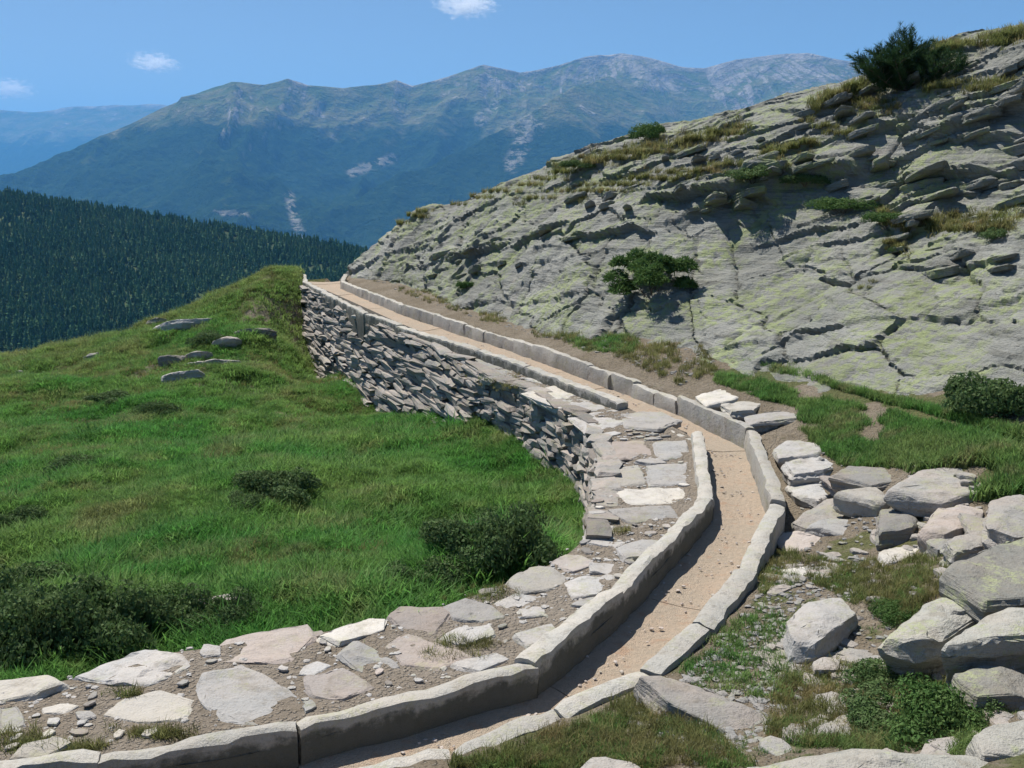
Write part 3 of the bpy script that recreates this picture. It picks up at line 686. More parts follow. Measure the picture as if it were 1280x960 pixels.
def channel():
    root = add('irrigation_channel', None, label='dry stone-lined irrigation channel with sandy floor winding along the slope', cat='channel', loc=tuple(CL[12]-np.array([0, 0, .3])))
    base = Vector(root.location)
    def put(name, ml): o = add(name, ml[0], root); o.location = Vector(ml[1])-base
    sd = 0
    def wall(poly, side, ths, tops, maxlen, gap=.007):
        nonlocal sd
        for k in range(len(poly)-1):
            p0, p1 = poly[k], poly[k+1]; L = np.linalg.norm(p1-p0); n = max(1, int(round(L/maxlen[k])))
            cuts = [0]+[(j+RS.uniform(-.22, .22))/n for j in range(1, n)]+[1]
            for j in range(n):
                sd += 1; d = (p1-p0)/L; a0 = p0+d*(cuts[j]*L+gap/2); a1 = p0+d*(cuts[j+1]*L-gap/2)
                rz = tops[k]+(RS.uniform(-.02, .02) if n > 1 else 0); th = ths[k]*RS.uniform(.9, 1.1)
                if n > 1:
                    off = np.array([d[1], -d[0], 0])*side*RS.uniform(-.015, .02); a0 = a0+off; a1 = a1+off
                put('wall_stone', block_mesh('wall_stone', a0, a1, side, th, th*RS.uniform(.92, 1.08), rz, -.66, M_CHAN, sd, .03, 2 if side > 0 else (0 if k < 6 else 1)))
    #        A0-1   1-2   2-3   3-4  4-5  5-6  6-7  7-8 ...
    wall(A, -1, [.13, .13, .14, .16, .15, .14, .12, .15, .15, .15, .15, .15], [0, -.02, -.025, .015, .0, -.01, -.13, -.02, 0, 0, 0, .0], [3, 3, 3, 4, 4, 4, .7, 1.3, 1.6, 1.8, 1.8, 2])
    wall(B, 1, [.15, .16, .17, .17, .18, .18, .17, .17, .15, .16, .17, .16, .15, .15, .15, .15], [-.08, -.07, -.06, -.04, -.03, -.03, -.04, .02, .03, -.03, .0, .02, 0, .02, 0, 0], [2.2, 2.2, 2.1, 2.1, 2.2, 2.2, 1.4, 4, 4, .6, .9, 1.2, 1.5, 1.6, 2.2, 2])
    # floor slabs between the walls
    nA, nB = at_frac(A, 161), at_frac(B, 161)
    # pair by projecting: advance both by nearest point on centreline
    cl = at_frac((nA+nB)/2, 161)
    def nearest(poly, q):
        P_ = at_frac(poly, 1200); return P_[np.argmin(np.hypot(P_[:, 0]-q[0], P_[:, 1]-q[1]))]
    LA = np.array([nearest(A, q) for q in cl]); RB_ = np.array([nearest(B, q) for q in cl])
    i = 0
    lens = [7, 9, 8, 11, 12, 9, 10]
    k = 0
    while i < 160:
        n = lens[k % len(lens)]; k += 1; j = min(160, i+n); cols = 7; V = []
        for r_ in range(i, j+1):
            a0, b0 = LA[r_], RB_[r_]; dv = b0-a0
            if r_ == j and j < 160: nx_ = LA[r_]-LA[r_-1]; sh = -.012
            else: nx_ = LA[r_+1]-LA[r_] if r_ < 160 else LA[r_]-LA[r_-1]; sh = 0
            nx_ = nx_/max(1e-6, np.linalg.norm(nx_))*sh
            for c_ in range(cols):
                f = -.12+1.24*c_/(cols-1); q = a0+dv*f+nx_
                V.append((q[0], q[1], FLOOR_Z+.012*math.cos((f-.5)*6)*-1))
        V = np.array(V); V[:, 2] += fbm(V*2.5, 3, 401)*.02+RS.uniform(-.005, .005)
        nr = j-i+1; T = len(V); V2 = np.r_[V, V-np.array([0, 0, .1])]
        F = []
        for r_ in range(nr-1):
            for c_ in range(cols-1):
                q = r_*cols+c_; F.append((q, q+1, q+cols+1, q+cols)); F.append((T+q, T+q+cols, T+q+cols+1, T+q+1))
        for c_ in range(cols-1):
            F.append((c_, T+c_, T+c_+1, c_+1)); q = (nr-1)*cols+c_; F.append((q, q+1, T+q+1, T+q))
        for r_ in range(nr-1):
            q = r_*cols; F.append((q, q+cols, T+q+cols, T+q)); q += cols-1; F.append((q, T+q, T+q+cols, q+cols))
        c = V2.mean(0); me = mesh_py('floor_slab', V2-c, F, M_FLOOR, True, 40)
        bm = bmesh.new(); bm.from_mesh(me); bmesh.ops.recalc_face_normals(bm, faces=bm.faces); bm.to_mesh(me); bm.free()
        o = add('floor_slab', me, root); o.location = Vector(c)-base
        i = j
channel()

# ------------------------------------------------------------------ footpath with its paving slabs
def slab_mesh(name, outline, th, mat, seed, rough=.012, dome=.02, under=0.0, tilt=(0, 0)):
    """irregular flat stone; outline (n,2) about its middle; top at z=0"""
    o = np.asarray(outline, float); ar = np.sum(o[:, 0]*np.roll(o[:, 1], -1)-o[:, 1]*np.roll(o[:, 0], -1))
    if ar < 0: o = o[::-1]
    o = resample(list(o)+[o[0]], max(.05, np.ptp(o, 0).max()/9))[:-1]; n = len(o); size = np.ptp(o, 0).max()
    jj = np.stack([vn(np.c_[o*7/size+seed, np.zeros(n)], 420), vn(np.c_[o*7/size+seed+50, np.zeros(n)], 421)], 1)
    o = o+jj*size*.035
    rings = [(.84-under, -th), (1.0-under*.6, -th*.55), (1.015, -th*.22), (1.0, -th*.05), (.955, 0), (.8, dome*.5), (.55, dome*.9), (.28, dome)]
    V = []
    for s, z in rings:
        for q in o: V.append((q[0]*s, q[1]*s, z))
    V.append((0, 0, dome)); V = np.array(V)
    nz = fbm(V/size*3+seed*1.7, 4, 430)*size*.035
    k = np.repeat(np.r_[.3, .5, .6, .8, 1, 1, 1, 1], n); k = np.r_[k, 1]
    V[:, 2] += nz*k+vn(V*9+seed, 440)*rough
    V[:, :2] += np.stack([vn(V*8+seed, 441), vn(V*8+seed+9, 442)], 1)*rough*1.3
    V[:, 2] += V[:, 0]*tilt[0]+V[:, 1]*tilt[1]
    F = []
    for r_ in range(len(rings)-1):
        for i in range(n): F.append((r_*n+i, r_*n+(i+1) % n, (r_+1)*n+(i+1) % n, (r_+1)*n+i))
    t = (len(rings)-1)*n
    for i in range(n): F.append((t+i, t+(i+1) % n, len(V)-1))
    F.append(tuple(range(n))[::-1])
    return mesh_py(name, V, F, mat, True, 32)
def rock_mesh(name, outline, th, mat, seed, under=0.0, tilt=(0, 0), flat=.12, step=.06):
    """angular stone: hull of a broken outline, split along its layers; top near z=0"""
    r = np.random.RandomState(int(seed*13) % 100000); o = np.asarray(outline, float); size = np.ptp(o, 0).max()
    o = resample(list(o)+[o[0]], size/5)[:-1]; n = len(o); P = []
    hb = min(th*.5, flat*size)
    for q in o:
        P.append((*(q*r.uniform(.84, .97)), r.uniform(-.25, .15)*hb)); P.append((*(q*r.uniform(.97, 1.04)), -r.uniform(.12, .5)*th))
        P.append((*(q*(r.uniform(.8, 1.0)-under)), -th))
    for k in range(5): P.append((*(o[r.randint(n)]*r.uniform(.1, .6)), r.uniform(0, .35)*hb))
    bm = bmesh.new()
    for p in P: bm.verts.new(p)
    h = bmesh.ops.convex_hull(bm, input=bm.verts[:]); bmesh.ops.delete(bm, geom=[g for g in h['geom_interior'] if isinstance(g, bmesh.types.BMVert)], context='VERTS')
    bmesh.ops.dissolve_limit(bm, angle_limit=R(7), verts=bm.verts[:], edges=bm.edges[:])
    bmesh.ops.bevel(bm, geom=bm.edges[:], offset=min(.014, size*.03), segments=1, affect='EDGES', clamp_overlap=True)
    bmesh.ops.triangulate(bm, faces=bm.faces[:])
    for it in range(4):
        le = [e for e in bm.edges if e.calc_length() > step]
        if not le or len(bm.verts) > 2600: break
        bmesh.ops.subdivide_edges(bm, edges=le, cuts=1); bmesh.ops.triangulate(bm, faces=bm.faces[:])
    bm.normal_update(); V = np.array([v.co[:] for v in bm.verts]); N = np.array([v.normal[:] for v in bm.verts])
    side = 1-np.abs(N[:, 2]); lay = V[:, 2]/.045+seed+.8*fbm(V*3+seed, 2, 451); kk = np.floor(lay)
    d = side*.022*(_h(kk.astype(np.int64), np.zeros(len(V), np.int64), np.zeros(len(V), np.int64), 452))+fbm(V*5+seed, 4, 453, .6)*.022
    tz = np.floor(V[:, 0]*1.3+V[:, 1]*2.1+fbm(V*2.5+seed, 3, 455)*2.2+seed)
    d = d+(N[:, 2] > .6)*.010*_h(tz.astype(np.int64), np.zeros(len(V), np.int64), np.zeros(len(V), np.int64), 456)
    V = V+N*(d*min(1, size/.5))[:, None]; V[:, 2] += V[:, 0]*tilt[0]+V[:, 1]*tilt[1]
    F = [[v.index for v in f.verts] for f in bm.faces]; bm.free()
    return mesh_py(name, V, F, mat, True, 28)
PLAT = None
def footpath():
    global PLAT
    n = 170
    O = at_frac(PE, n)
    # inner edge: under the left channel wall
    P_ = at_frac(A, 1500); I = []
    j0 = 0
    for k in range(n):
        d = np.hypot(P_[:, 0]-O[k, 0], P_[:, 1]-O[k, 1]); d[:j0] = 1e9; j = int(np.argmin(d)); j0 = min(j, len(P_)-1); I.append(P_[j])
    I = np.array(I); cols = 26
    V = np.zeros((n, cols+2, 3))
    f = np.linspace(0, 1, cols)
    zI = np.interp(O[:, 1], [0, 5.5, 9, 11, 14, 17, 40], [-.05, -.05, -.04, -.05, -.10, -.12, -.12])
    for c_ in range(cols):
        V[:, c_+2, :2] = O[:, :2]+(I[:, :2]-O[:, :2])*f[c_]; V[:, c_+2, 2] = O[:, 2]-.05+(zI-.03-O[:, 2]+.02)*f[c_]
    V[:, 1] = V[:, 2]-np.array([0, 0, .25]); V[:, 0] = V[:, 2]-np.array([0, 0, 2.6])
    q = V[:, 2:].reshape(-1, 3); q[:, 2] += fbm(q*1.4, 4, 501)*.05+fbm(q*6, 3, 502)*.02; V[:, 2:] = q.reshape(n, cols, 3)
    fp = add('footpath', mesh_np('footpath', V.reshape(-1, 3), grid_faces(n, cols+2)[:, ::-1], M_DIRT, True), kind='structure')
    PLAT = V
    T = PLAT[:, 2:].reshape(-1, 3)
    def topz(x, y):
        k = np.argmin(np.hypot(T[:, 0]-x, T[:, 1]-y)); return T[k, 2]
    traced = [
        [(90, 841), (150, 814), (180, 809), (225, 814), (240, 830), (188, 856), (140, 851)], [(262, 824), (285, 793), (385, 779), (392, 795), (362, 823), (325, 827)],
        [(246, 858), (256, 838), (300, 830), (338, 842), (374, 868), (382, 890), (340, 903), (275, 896), (255, 880)], [(395, 793), (462, 766), (484, 768), (480, 785), (425, 802)],
        [(484, 767), (500, 754), (553, 757), (562, 765), (545, 790), (518, 795)], [(476, 802), (510, 787), (600, 820), (548, 834), (500, 828)], [(553, 757), (580, 745), (617, 755), (634, 770), (600, 775), (566, 773)],
        [(546, 797), (574, 779), (612, 778), (622, 790), (580, 803)], [(617, 750), (642, 737), (722, 750), (700, 766), (650, 771)], [(630, 727), (660, 704), (690, 706), (716, 720), (692, 735), (650, 739)],
        [(703, 724), (730, 715), (772, 717), (747, 741), (715, 747)], [(686, 702), (706, 690), (728, 694), (744, 704), (716, 713)], [(728, 674), (736, 656), (792, 655), (802, 668), (770, 680)], [(772, 682), (812, 668), (834, 672), (806, 694), (780, 698)],
        [(748, 612), (850, 609), (862, 618), (850, 629), (760, 627)], [(750, 583), (800, 580), (810, 604), (756, 606)], [(806, 581), (856, 578), (858, 604), (814, 604)], [(750, 548), (812, 547), (816, 570), (755, 575)], [(818, 551), (858, 549), (860, 566), (822, 573)],
        [(712, 518), (768, 511), (798, 521), (760, 535), (735, 536)], [(776, 511), (820, 511), (852, 525), (822, 537), (782, 531)], [(652, 491), (700, 480), (738, 496), (700, 508)], [(760, 635), (838, 631), (850, 645), (788, 652)], [(574, 449), (600, 445), (648, 467), (614, 472)],
        [(648, 470), (690, 470), (730, 482), (700, 482)], [(700, 500), (740, 498), (780, 507), (735, 514)], [(440, 795), (470, 806), (500, 832), (450, 838), (420, 815)], [(150, 868), (200, 862), (240, 872), (236, 896), (170, 902), (130, 890)],
        [(0, 880), (20, 876), (30, 905), (0, 915)], [(382, 840), (430, 835), (470, 855), (430, 872), (390, 868)], [(640, 790), (690, 776), (700, 790), (660, 806)], [(735, 700), (790, 700), (760, 715), (735, 712)], [(560, 828), (620, 810), (640, 818), (600, 838)], [(-60, 850), (0, 852), (60, 842), (85, 850), (40, 866), (-40, 880)]]
    cs = []
    for k, pl in enumerate(traced):
        q = np.array([U(x, y, -.08) for x, y in pl]); c = q.mean(0); z = topz(c[0], c[1])
        q = np.array([U(x, y, z+.03) for x, y in pl]); c = q.mean(0)
        mat = [M_SLAB, M_SLAB, M_SLAB, M_PALE, M_SLAB, M_PINK][k % 6] if k not in (1, 4) else M_PINK
        if k == 14: mat = M_PALE
        if k in (23, 19, 20): mat = M_SLAB
        o = add('paving_slab', rock_mesh('paving_slab', (q[:, :2]-c[:2])*1.03, .10, mat, k*2.3+1, 0, (RS.uniform(-.04, .04), RS.uniform(-.04, .04)), .025, .07), fp, loc=(c[0], c[1], z+.016))
        cs.append((c[0], c[1], np.ptp(q[:, :2], 0).max()*.45))
    # smaller flags filling the path between the big ones
    tries = 0; made = 0; sh = []
    for k in range(8):
        m = RS.randint(5, 8); an = np.sort(RS.uniform(0, 6.28, m)+0); an = np.linspace(0, 6.28, m, endpoint=False)+RS.uniform(-.3, .3, m); rr = RS.uniform(.75, 1.2, m)
        sh.append(rock_mesh('paving_flag', np.c_[np.cos(an)*rr*.5, np.sin(an)*rr*.32], .2, [M_SLAB, M_PALE, M_PINK, M_SLAB, M_SLAB, M_WALL][k % 6], k+40.0, 0, (0, 0), .06, .16))
    while tries < 5000 and made < 330:
        tries += 1; i, c_ = RS.randint(0, n), RS.randint(2, cols-4); p = PLAT[i, c_]
        s = (.06+.26*RS.rand()**1.6)*(1.0 if p[1] < 16 else 1.5)
        if any(math.hypot(p[0]-x, p[1]-y) < r_+s*.5 for x, y, r_ in cs): continue
        cs.append((p[0], p[1], s*.5)); made += 1
        o = add('paving_flag', sh[RS.randint(0, 8)], fp, loc=(p[0], p[1], p[2]+.02)); o.scale = (s*1.15, s*1.15, min(.9, s*2)*.5); o.rotation_euler = (RS.uniform(-.08, .08), RS.uniform(-.08, .08), RS.uniform(0, 6.28) if p[1] < 9 else RS.uniform(-.4, .4))
footpath()

# ------------------------------------------------------------------ dry stone walls
def rubble_variants(mat, n, seed, flat=1.0):
    out = []
    r = np.random.RandomState(seed)
    for k in range(n):
        bm = bmesh.new(); bmesh.ops.create_cube(bm, size=1.0); bmesh.ops.subdivide_edges(bm, edges=bm.edges[:], cuts=1, use_grid_fill=True)
        for v in bm.verts:
            c = v.co; L = c.length; c *= (1-.13*(L-.5)/.37); c.x += r.uniform(-.11, .11); c.y += r.uniform(-.11, .11); c.z += r.uniform(-.10, .10)
        bmesh.ops.triangulate(bm, faces=bm.faces[:]); me = bpy.data.meshes.new('stone'); bm.to_mesh(me); bm.free(); me.materials.append(mat); out.append(me)
    return out
def dry_wall(name, label, top, depth_fn, batter, zo, seed, lens=(.22, .55), hts=(.07, .13)):
    """top: world polyline, wall face looks to its left side; depth_fn(t 0..1) height of the wall"""
    top = np.asarray(top); L = np.r_[0, np.cumsum(np.linalg.norm(np.diff(top[:, :2], axis=0), axis=1))]; TL = L[-1]
    def P(s): return np.array([np.interp(s, L, top[:, k]) for k in range(3)])
    root = add(name, None, label=label, cat='wall', loc=tuple(P(TL/2)-np.array([0, 0, depth_fn(.5)]))); base = Vector(root.location)
    r = np.random.RandomState(seed); var = rubble_variants(M_WALL, 10, seed)
    n = 60; V = []
    for i in range(n+1):
        s = TL*i/n; p = P(s); d = P(min(TL, s+.05))-P(max(0, s-.05)); d = d[:2]/np.linalg.norm(d[:2]); nl = np.array([-d[1], d[0]]); H = depth_fn(i/n)+.35
        V += [(p[0]-nl[0]*.12, p[1]-nl[1]*.12, p[2]-.05), (p[0]+nl[0]*(batter*H-.12), p[1]+nl[1]*(batter*H-.12), p[2]-H), (p[0]-nl[0]*.5, p[1]-nl[1]*.5, p[2]-.05), (p[0]-nl[0]*.5, p[1]-nl[1]*.5, p[2]-H)]
    F = []
    for i in range(n):
        for q0, q1 in ((0, 1), (1, 3), (3, 2), (2, 0)): F.append((i*4+q0, i*4+q1, i*4+4+q1, i*4+4+q0))
    F += [(0, 2, 3, 1), (n*4, n*4+1, n*4+3, n*4+2)]
    add('rubble_core', mesh_py('rubble_core', np.array(V)-np.array(base), F, M_CORE), root)
    Hm = max(depth_fn(t) for t in np.linspace(0, 1, 21))+.12; z = 0.0; cnt = 0
    while z < Hm:
        h = r.uniform(*hts); s = r.uniform(-.2, 0)
        while s < TL:
            l = r.uniform(*lens); m = min(max(s+l/2, 0), TL); H = depth_fn(m/TL)
            if z < H+.06:
                p = P(m); d = P(min(TL, m+.1))-P(max(0, m-.1)); dz = d[2]/np.linalg.norm(d[:2]); d = d[:2]/np.linalg.norm(d[:2]); nl = np.array([-d[1], d[0]])
                off = batter*(z+h/2)-.10+r.uniform(-.05, .05); wd = r.uniform(.22, .34)
                o = add('stone', var[r.randint(0, 10)], root)
                o.location = Vector((p[0]+nl[0]*off, p[1]+nl[1]*off, p[2]-z-h/2+r.uniform(-.012, .012)))-base
                o.rotation_euler = (r.uniform(-.1, .1), math.atan(dz)*-1*1.0+r.uniform(-.10, .10), math.atan2(d[1], d[0])+r.uniform(-.15, .15)); o.scale = (l*1.06, wd, h*1.12); cnt += 1
            s += l+r.uniform(.0, .03)
        z += h*.97
    return cnt
zt = -.27
FW = [PE[15]+np.array([0.02, .1, 0]), PE[16], PE[17], PE[18], PE[19]]
W2 = at_frac(np.array([PE[15], PE[16], PE[17], PE[18], PE[19]]), 24)
def meadow_depth(top):
    zz = np.array([p[2]-(ground_z([p[0]-.32], [p[1]-.16])[0]) for p in top]); return zz+.1
d2 = meadow_depth(W2); W1 = at_frac(np.array([PE[10]+np.array([.02, .02, 0]), PE[11], PE[12], PE[13], PE[14], PE[15]]), 24); d1 = meadow_depth(W1)
f2 = lambda t: float(np.interp(t, np.linspace(0, 1, 24), np.clip(d2, .1, 2.6)))
f1 = lambda t: float(np.interp(t, np.linspace(0, 1, 24), np.clip(d1, .2, 1.5)))
c2 = dry_wall('dry_stone_wall', 'tall dry stone retaining wall under the far stretch of the channel', W2, f2, .22, 0, 21, (.55, 1.25), (.075, .14))
c1 = dry_wall('dry_stone_wall', 'low curved dry stone wall holding the paved path at the bend', W1, f1, .15, 0, 22, (.26, .6), (.06, .115))
print('wall stones', c2, c1, 'depths', np.round(d2[::6], 2), np.round(d1[::6], 2))

# ------------------------------------------------------------------ boulders and flat stones on the bank
STONES = [
 ('flat_stone', [(870, 493), (900, 487), (934, 488), (920, 499), (885, 504)], .05, .09, M_PALE, 'pale flat stone beside the channel, first behind the bend'),
 ('flat_stone', [(903, 505), (957, 500), (942, 512), (914, 514)], .05, .08, M_PALE, 'thin pale flagstone, second in the row by the grass'),
 ('flat_stone', [(935, 518), (1003, 511), (1012, 522), (940, 527)], .05, .10, M_SLAB, 'long light flagstone, third in the row by the grass'),
 ('flat_stone', [(968, 560), (985, 551), (1030, 557), (1022, 568), (975, 569)], .07, .12, M_SLAB, 'grey-pink flat stone close to the channel wall at the bend'),
 ('flat_stone', [(982, 578), (1032, 568), (1053, 580), (1030, 591), (992, 592)], .09, .14, M_SLAB, 'flat grey stone below the grass, left of the thin slab'),
 ('flat_stone', [(1040, 593), (1060, 583), (1132, 585), (1138, 597), (1090, 604)], .12, .10, M_BOULD, 'long thin slab jutting out under the grass edge'),
 ('flat_stone', [(985, 603), (1030, 594), (1048, 614), (1022, 626), (996, 616)], .02, .14, M_SLAB, 'dull grey-pink flat stone above the dark gap by the channel'),
 ('flat_stone', [(1028, 596), (1060, 597), (1096, 604), (1078, 611), (1045, 609)], .10, .07, M_PINK, 'narrow pinkish slab wedged below the thin grey slab'),
 ('wedge_stone', [(1045, 613), (1095, 610), (1114, 625), (1098, 630)], .14, .10, M_PALE, 'bright white wedge of stone on top of the brown block'),
 ('stone_block', [(990, 652), (1002, 640), (1040, 622), (1088, 624), (1102, 632), (1080, 645), (1012, 660)], .04, .24, M_BOULD, 'brownish grey stone block with a dark hollow beneath it'),
 ('flat_stone', [(966, 665), (1000, 661), (1060, 665), (1092, 673), (1088, 690), (1048, 700), (1000, 690)], -.03, .13, M_PINK, 'broad pink slab lying at the edge of the mossy patch'),
 ('stone_block', [(1098, 634), (1122, 632), (1152, 650), (1142, 664), (1098, 667)], .13, .34, M_BOULD, 'upright grey block between the dark hollow and the salmon boulder'),
 ('boulder', [(1150, 660), (1170, 634), (1200, 627), (1232, 635), (1226, 655), (1180, 669)], .12, .28, M_PINK, 'salmon-coloured rounded boulder beside the upright grey block'),
 ('flat_stone', [(1112, 612), (1150, 588), (1220, 582), (1264, 588), (1242, 612), (1180, 621)], .12, .14, M_BOULD, 'large flat grey slab in front of the grass at the rock foot'),
 ('boulder', [(1175, 711), (1215, 690), (1290, 670), (1360, 690), (1360, 738), (1232, 745), (1198, 724)], .28, .34, M_LICH, 'big lichen-covered slab at the right edge with a crack below'),
 ('boulder', [(1106, 792), (1150, 756), (1220, 742), (1244, 760), (1180, 798), (1150, 800)], .30, .30, M_LICH, 'pointed lichened slab overhanging the dark hollow'),
 ('boulder', [(1182, 800), (1230, 770), (1262, 760), (1350, 765), (1350, 792), (1240, 798)], .31, .42, M_LICH, 'wide lichened slab at the right edge above deep shadow'),
 ('boulder', [(985, 776), (1010, 751), (1050, 745), (1072, 764), (1042, 792), (1020, 803), (990, 802)], .16, .30, M_SLAB, 'knobbly pinkish grey boulder left of the dark hollow'),
 ('boulder', [(798, 853), (830, 842), (862, 850), (920, 874), (968, 896), (976, 906), (945, 926), (900, 898), (830, 882)], .06, .24, M_BOULD, 'long smooth stone lying outside the channel in the foreground'),
 ('boulder', [(1190, 842), (1230, 828), (1300, 845), (1300, 872), (1220, 868)], .14, .24, M_LICH, 'lichened slab under the deep shadow at the right edge'),
 ('boulder', [(1213, 918), (1240, 905), (1310, 903), (1310, 945), (1228, 943)], .10, .25, M_LICH, 'lichened block in the bottom right corner'),
 ('boulder', [(925, 965), (1000, 944), (1100, 946), (1200, 942), (1310, 938), (1340, 1010), (930, 1020)], .10, .35, M_LICH, 'wide pale rock along the bottom edge'),
 ('flat_stone', [(978, 712), (1010, 706), (1014, 718), (982, 721)], .03, .07, M_PALE, 'small pale stone lying alone in the moss'),
 ('flat_stone', [(1100, 692), (1120, 685), (1152, 685), (1142, 697), (1106, 703)], .05, .10, M_PALE, 'pale pink stone below the upright grey block'),
 ('boulder', [(1238, 628), (1272, 618), (1320, 625), (1320, 660), (1270, 668), (1236, 655)], .18, .30, M_BOULD, 'grey boulder at the right edge beside the salmon one'),
 ('boulder', [(1180, 676), (1220, 662), (1262, 664), (1240, 682), (1192, 692)], .10, .2, M_BOULD, 'low grey stone just above the big lichened slab'),
 ('boulder', [(1155, 676), (1180, 668), (1215, 664), (1206, 680), (1172, 688)], .06, .2, M_BOULD, 'dark grey stone below the salmon boulder'),
 ('flat_stone', [(1010, 712), (1050, 712), (1052, 724), (1015, 726)], .01, .06, M_PINK, 'flat brownish stone half sunk in the moss'),
 ('boulder', [(1015, 826), (1030, 820), (1050, 823), (1048, 836), (1018, 838)], .06, .14, M_BOULD, 'small pale stone below the knobbly boulder'),
 ('boulder', [(1200, 640), (1240, 650), (1250, 668), (1215, 664)], .1, .2, M_BOULD, 'small grey stone squeezed right of the salmon boulder'),
 ('flat_stone', [(1060, 668), (1010, 656), (1040, 648), (1085, 652), (1095, 664)], .0, .08, M_SLAB, 'flat stone in the hollow under the brown block'),
 ('boulder', [(715, 965), (740, 945), (790, 950), (815, 970), (790, 990)], .02, .12, M_BOULD, 'grey stone showing in the grass at the bottom edge'),
]
STONE_XY = []
for k, (nm, pl, hz, th, mat, lab) in enumerate(STONES):
    z = .1
    for it in range(4):
        q = np.array([U(x, y, z) for x, y in pl]); c = q.mean(0); z = float(ground_z([c[0]], [c[1]], False)[0])+hz*(.7 if nm == 'flat_stone' else .9)
    q = np.array([U(x, y, z) for x, y in pl]); c = q.mean(0)
    und = .26 if th > .28 and mat is M_LICH else .0
    if mat is M_LICH: th *= .8
    me = rock_mesh(nm, (q[:, :2]-c[:2])*(1.1 if nm == 'flat_stone' else 1.05), th+(.05 if nm == 'flat_stone' else .12), mat, k*3.7+5, und, (RS.uniform(-.05, .05), RS.uniform(-.03, .05)))
    add(nm, me, label=lab, cat='stone' if nm != 'boulder' else 'boulder', group='stones strewn on the bank right of the channel', loc=(c[0], c[1], z))
    STONE_XY.append((c[0], c[1], np.ptp(q[:, :2], 0).max()*.4))
# stones showing in the meadow
for k, (px, py, wd, lab) in enumerate(((238, 418, 2.0, 'pale rock outcrop showing on the meadow crest'), (262, 458, 1.7, 'brown stony outcrop in the grass below the crest'), (200, 405, .9, 'small white stone high on the meadow crest'), (120, 448, .7, 'low pale stone on the bare part of the meadow'), (25, 470, .5, 'white stone at the left edge of the meadow'), (318, 440, 1.1, 'grey stone between the outcrop and the wall'), (232, 474, 1.3, 'broken pale stones at the foot of the outcrop'), (280, 765, .5, 'pale stone behind the low shrubs by the path'), (205, 778, .45, 'grey stone among the dark low shrubs'), (248, 440, .9, 'middle grey rock of the stony scar below the crest'), (285, 448, .8, 'rock at the right end of the stony scar'), (215, 452, .7, 'small rock at the left end of the stony scar'), (272, 425, .6, 'small pale rock above the stony scar'))):
    z = -1
    for it in range(6): c = U(px, py, z); z = float(ground_z([c[0]], [c[1]])[0])
    an = np.linspace(0, 6.28, 8, endpoint=False); rr = RS.uniform(.7, 1.2, 8)*wd*.5
    add('meadow_rock', rock_mesh('meadow_rock', np.c_[np.cos(an)*rr, np.sin(an)*rr*.7], .4, [M_SLAB, M_BOULD, M_WALL][k % 3], 90+k*3.1, 0, (.1, -.35), .45), label=lab, cat='rock', group='rocks in the meadow', loc=(c[0], c[1], z+.10))

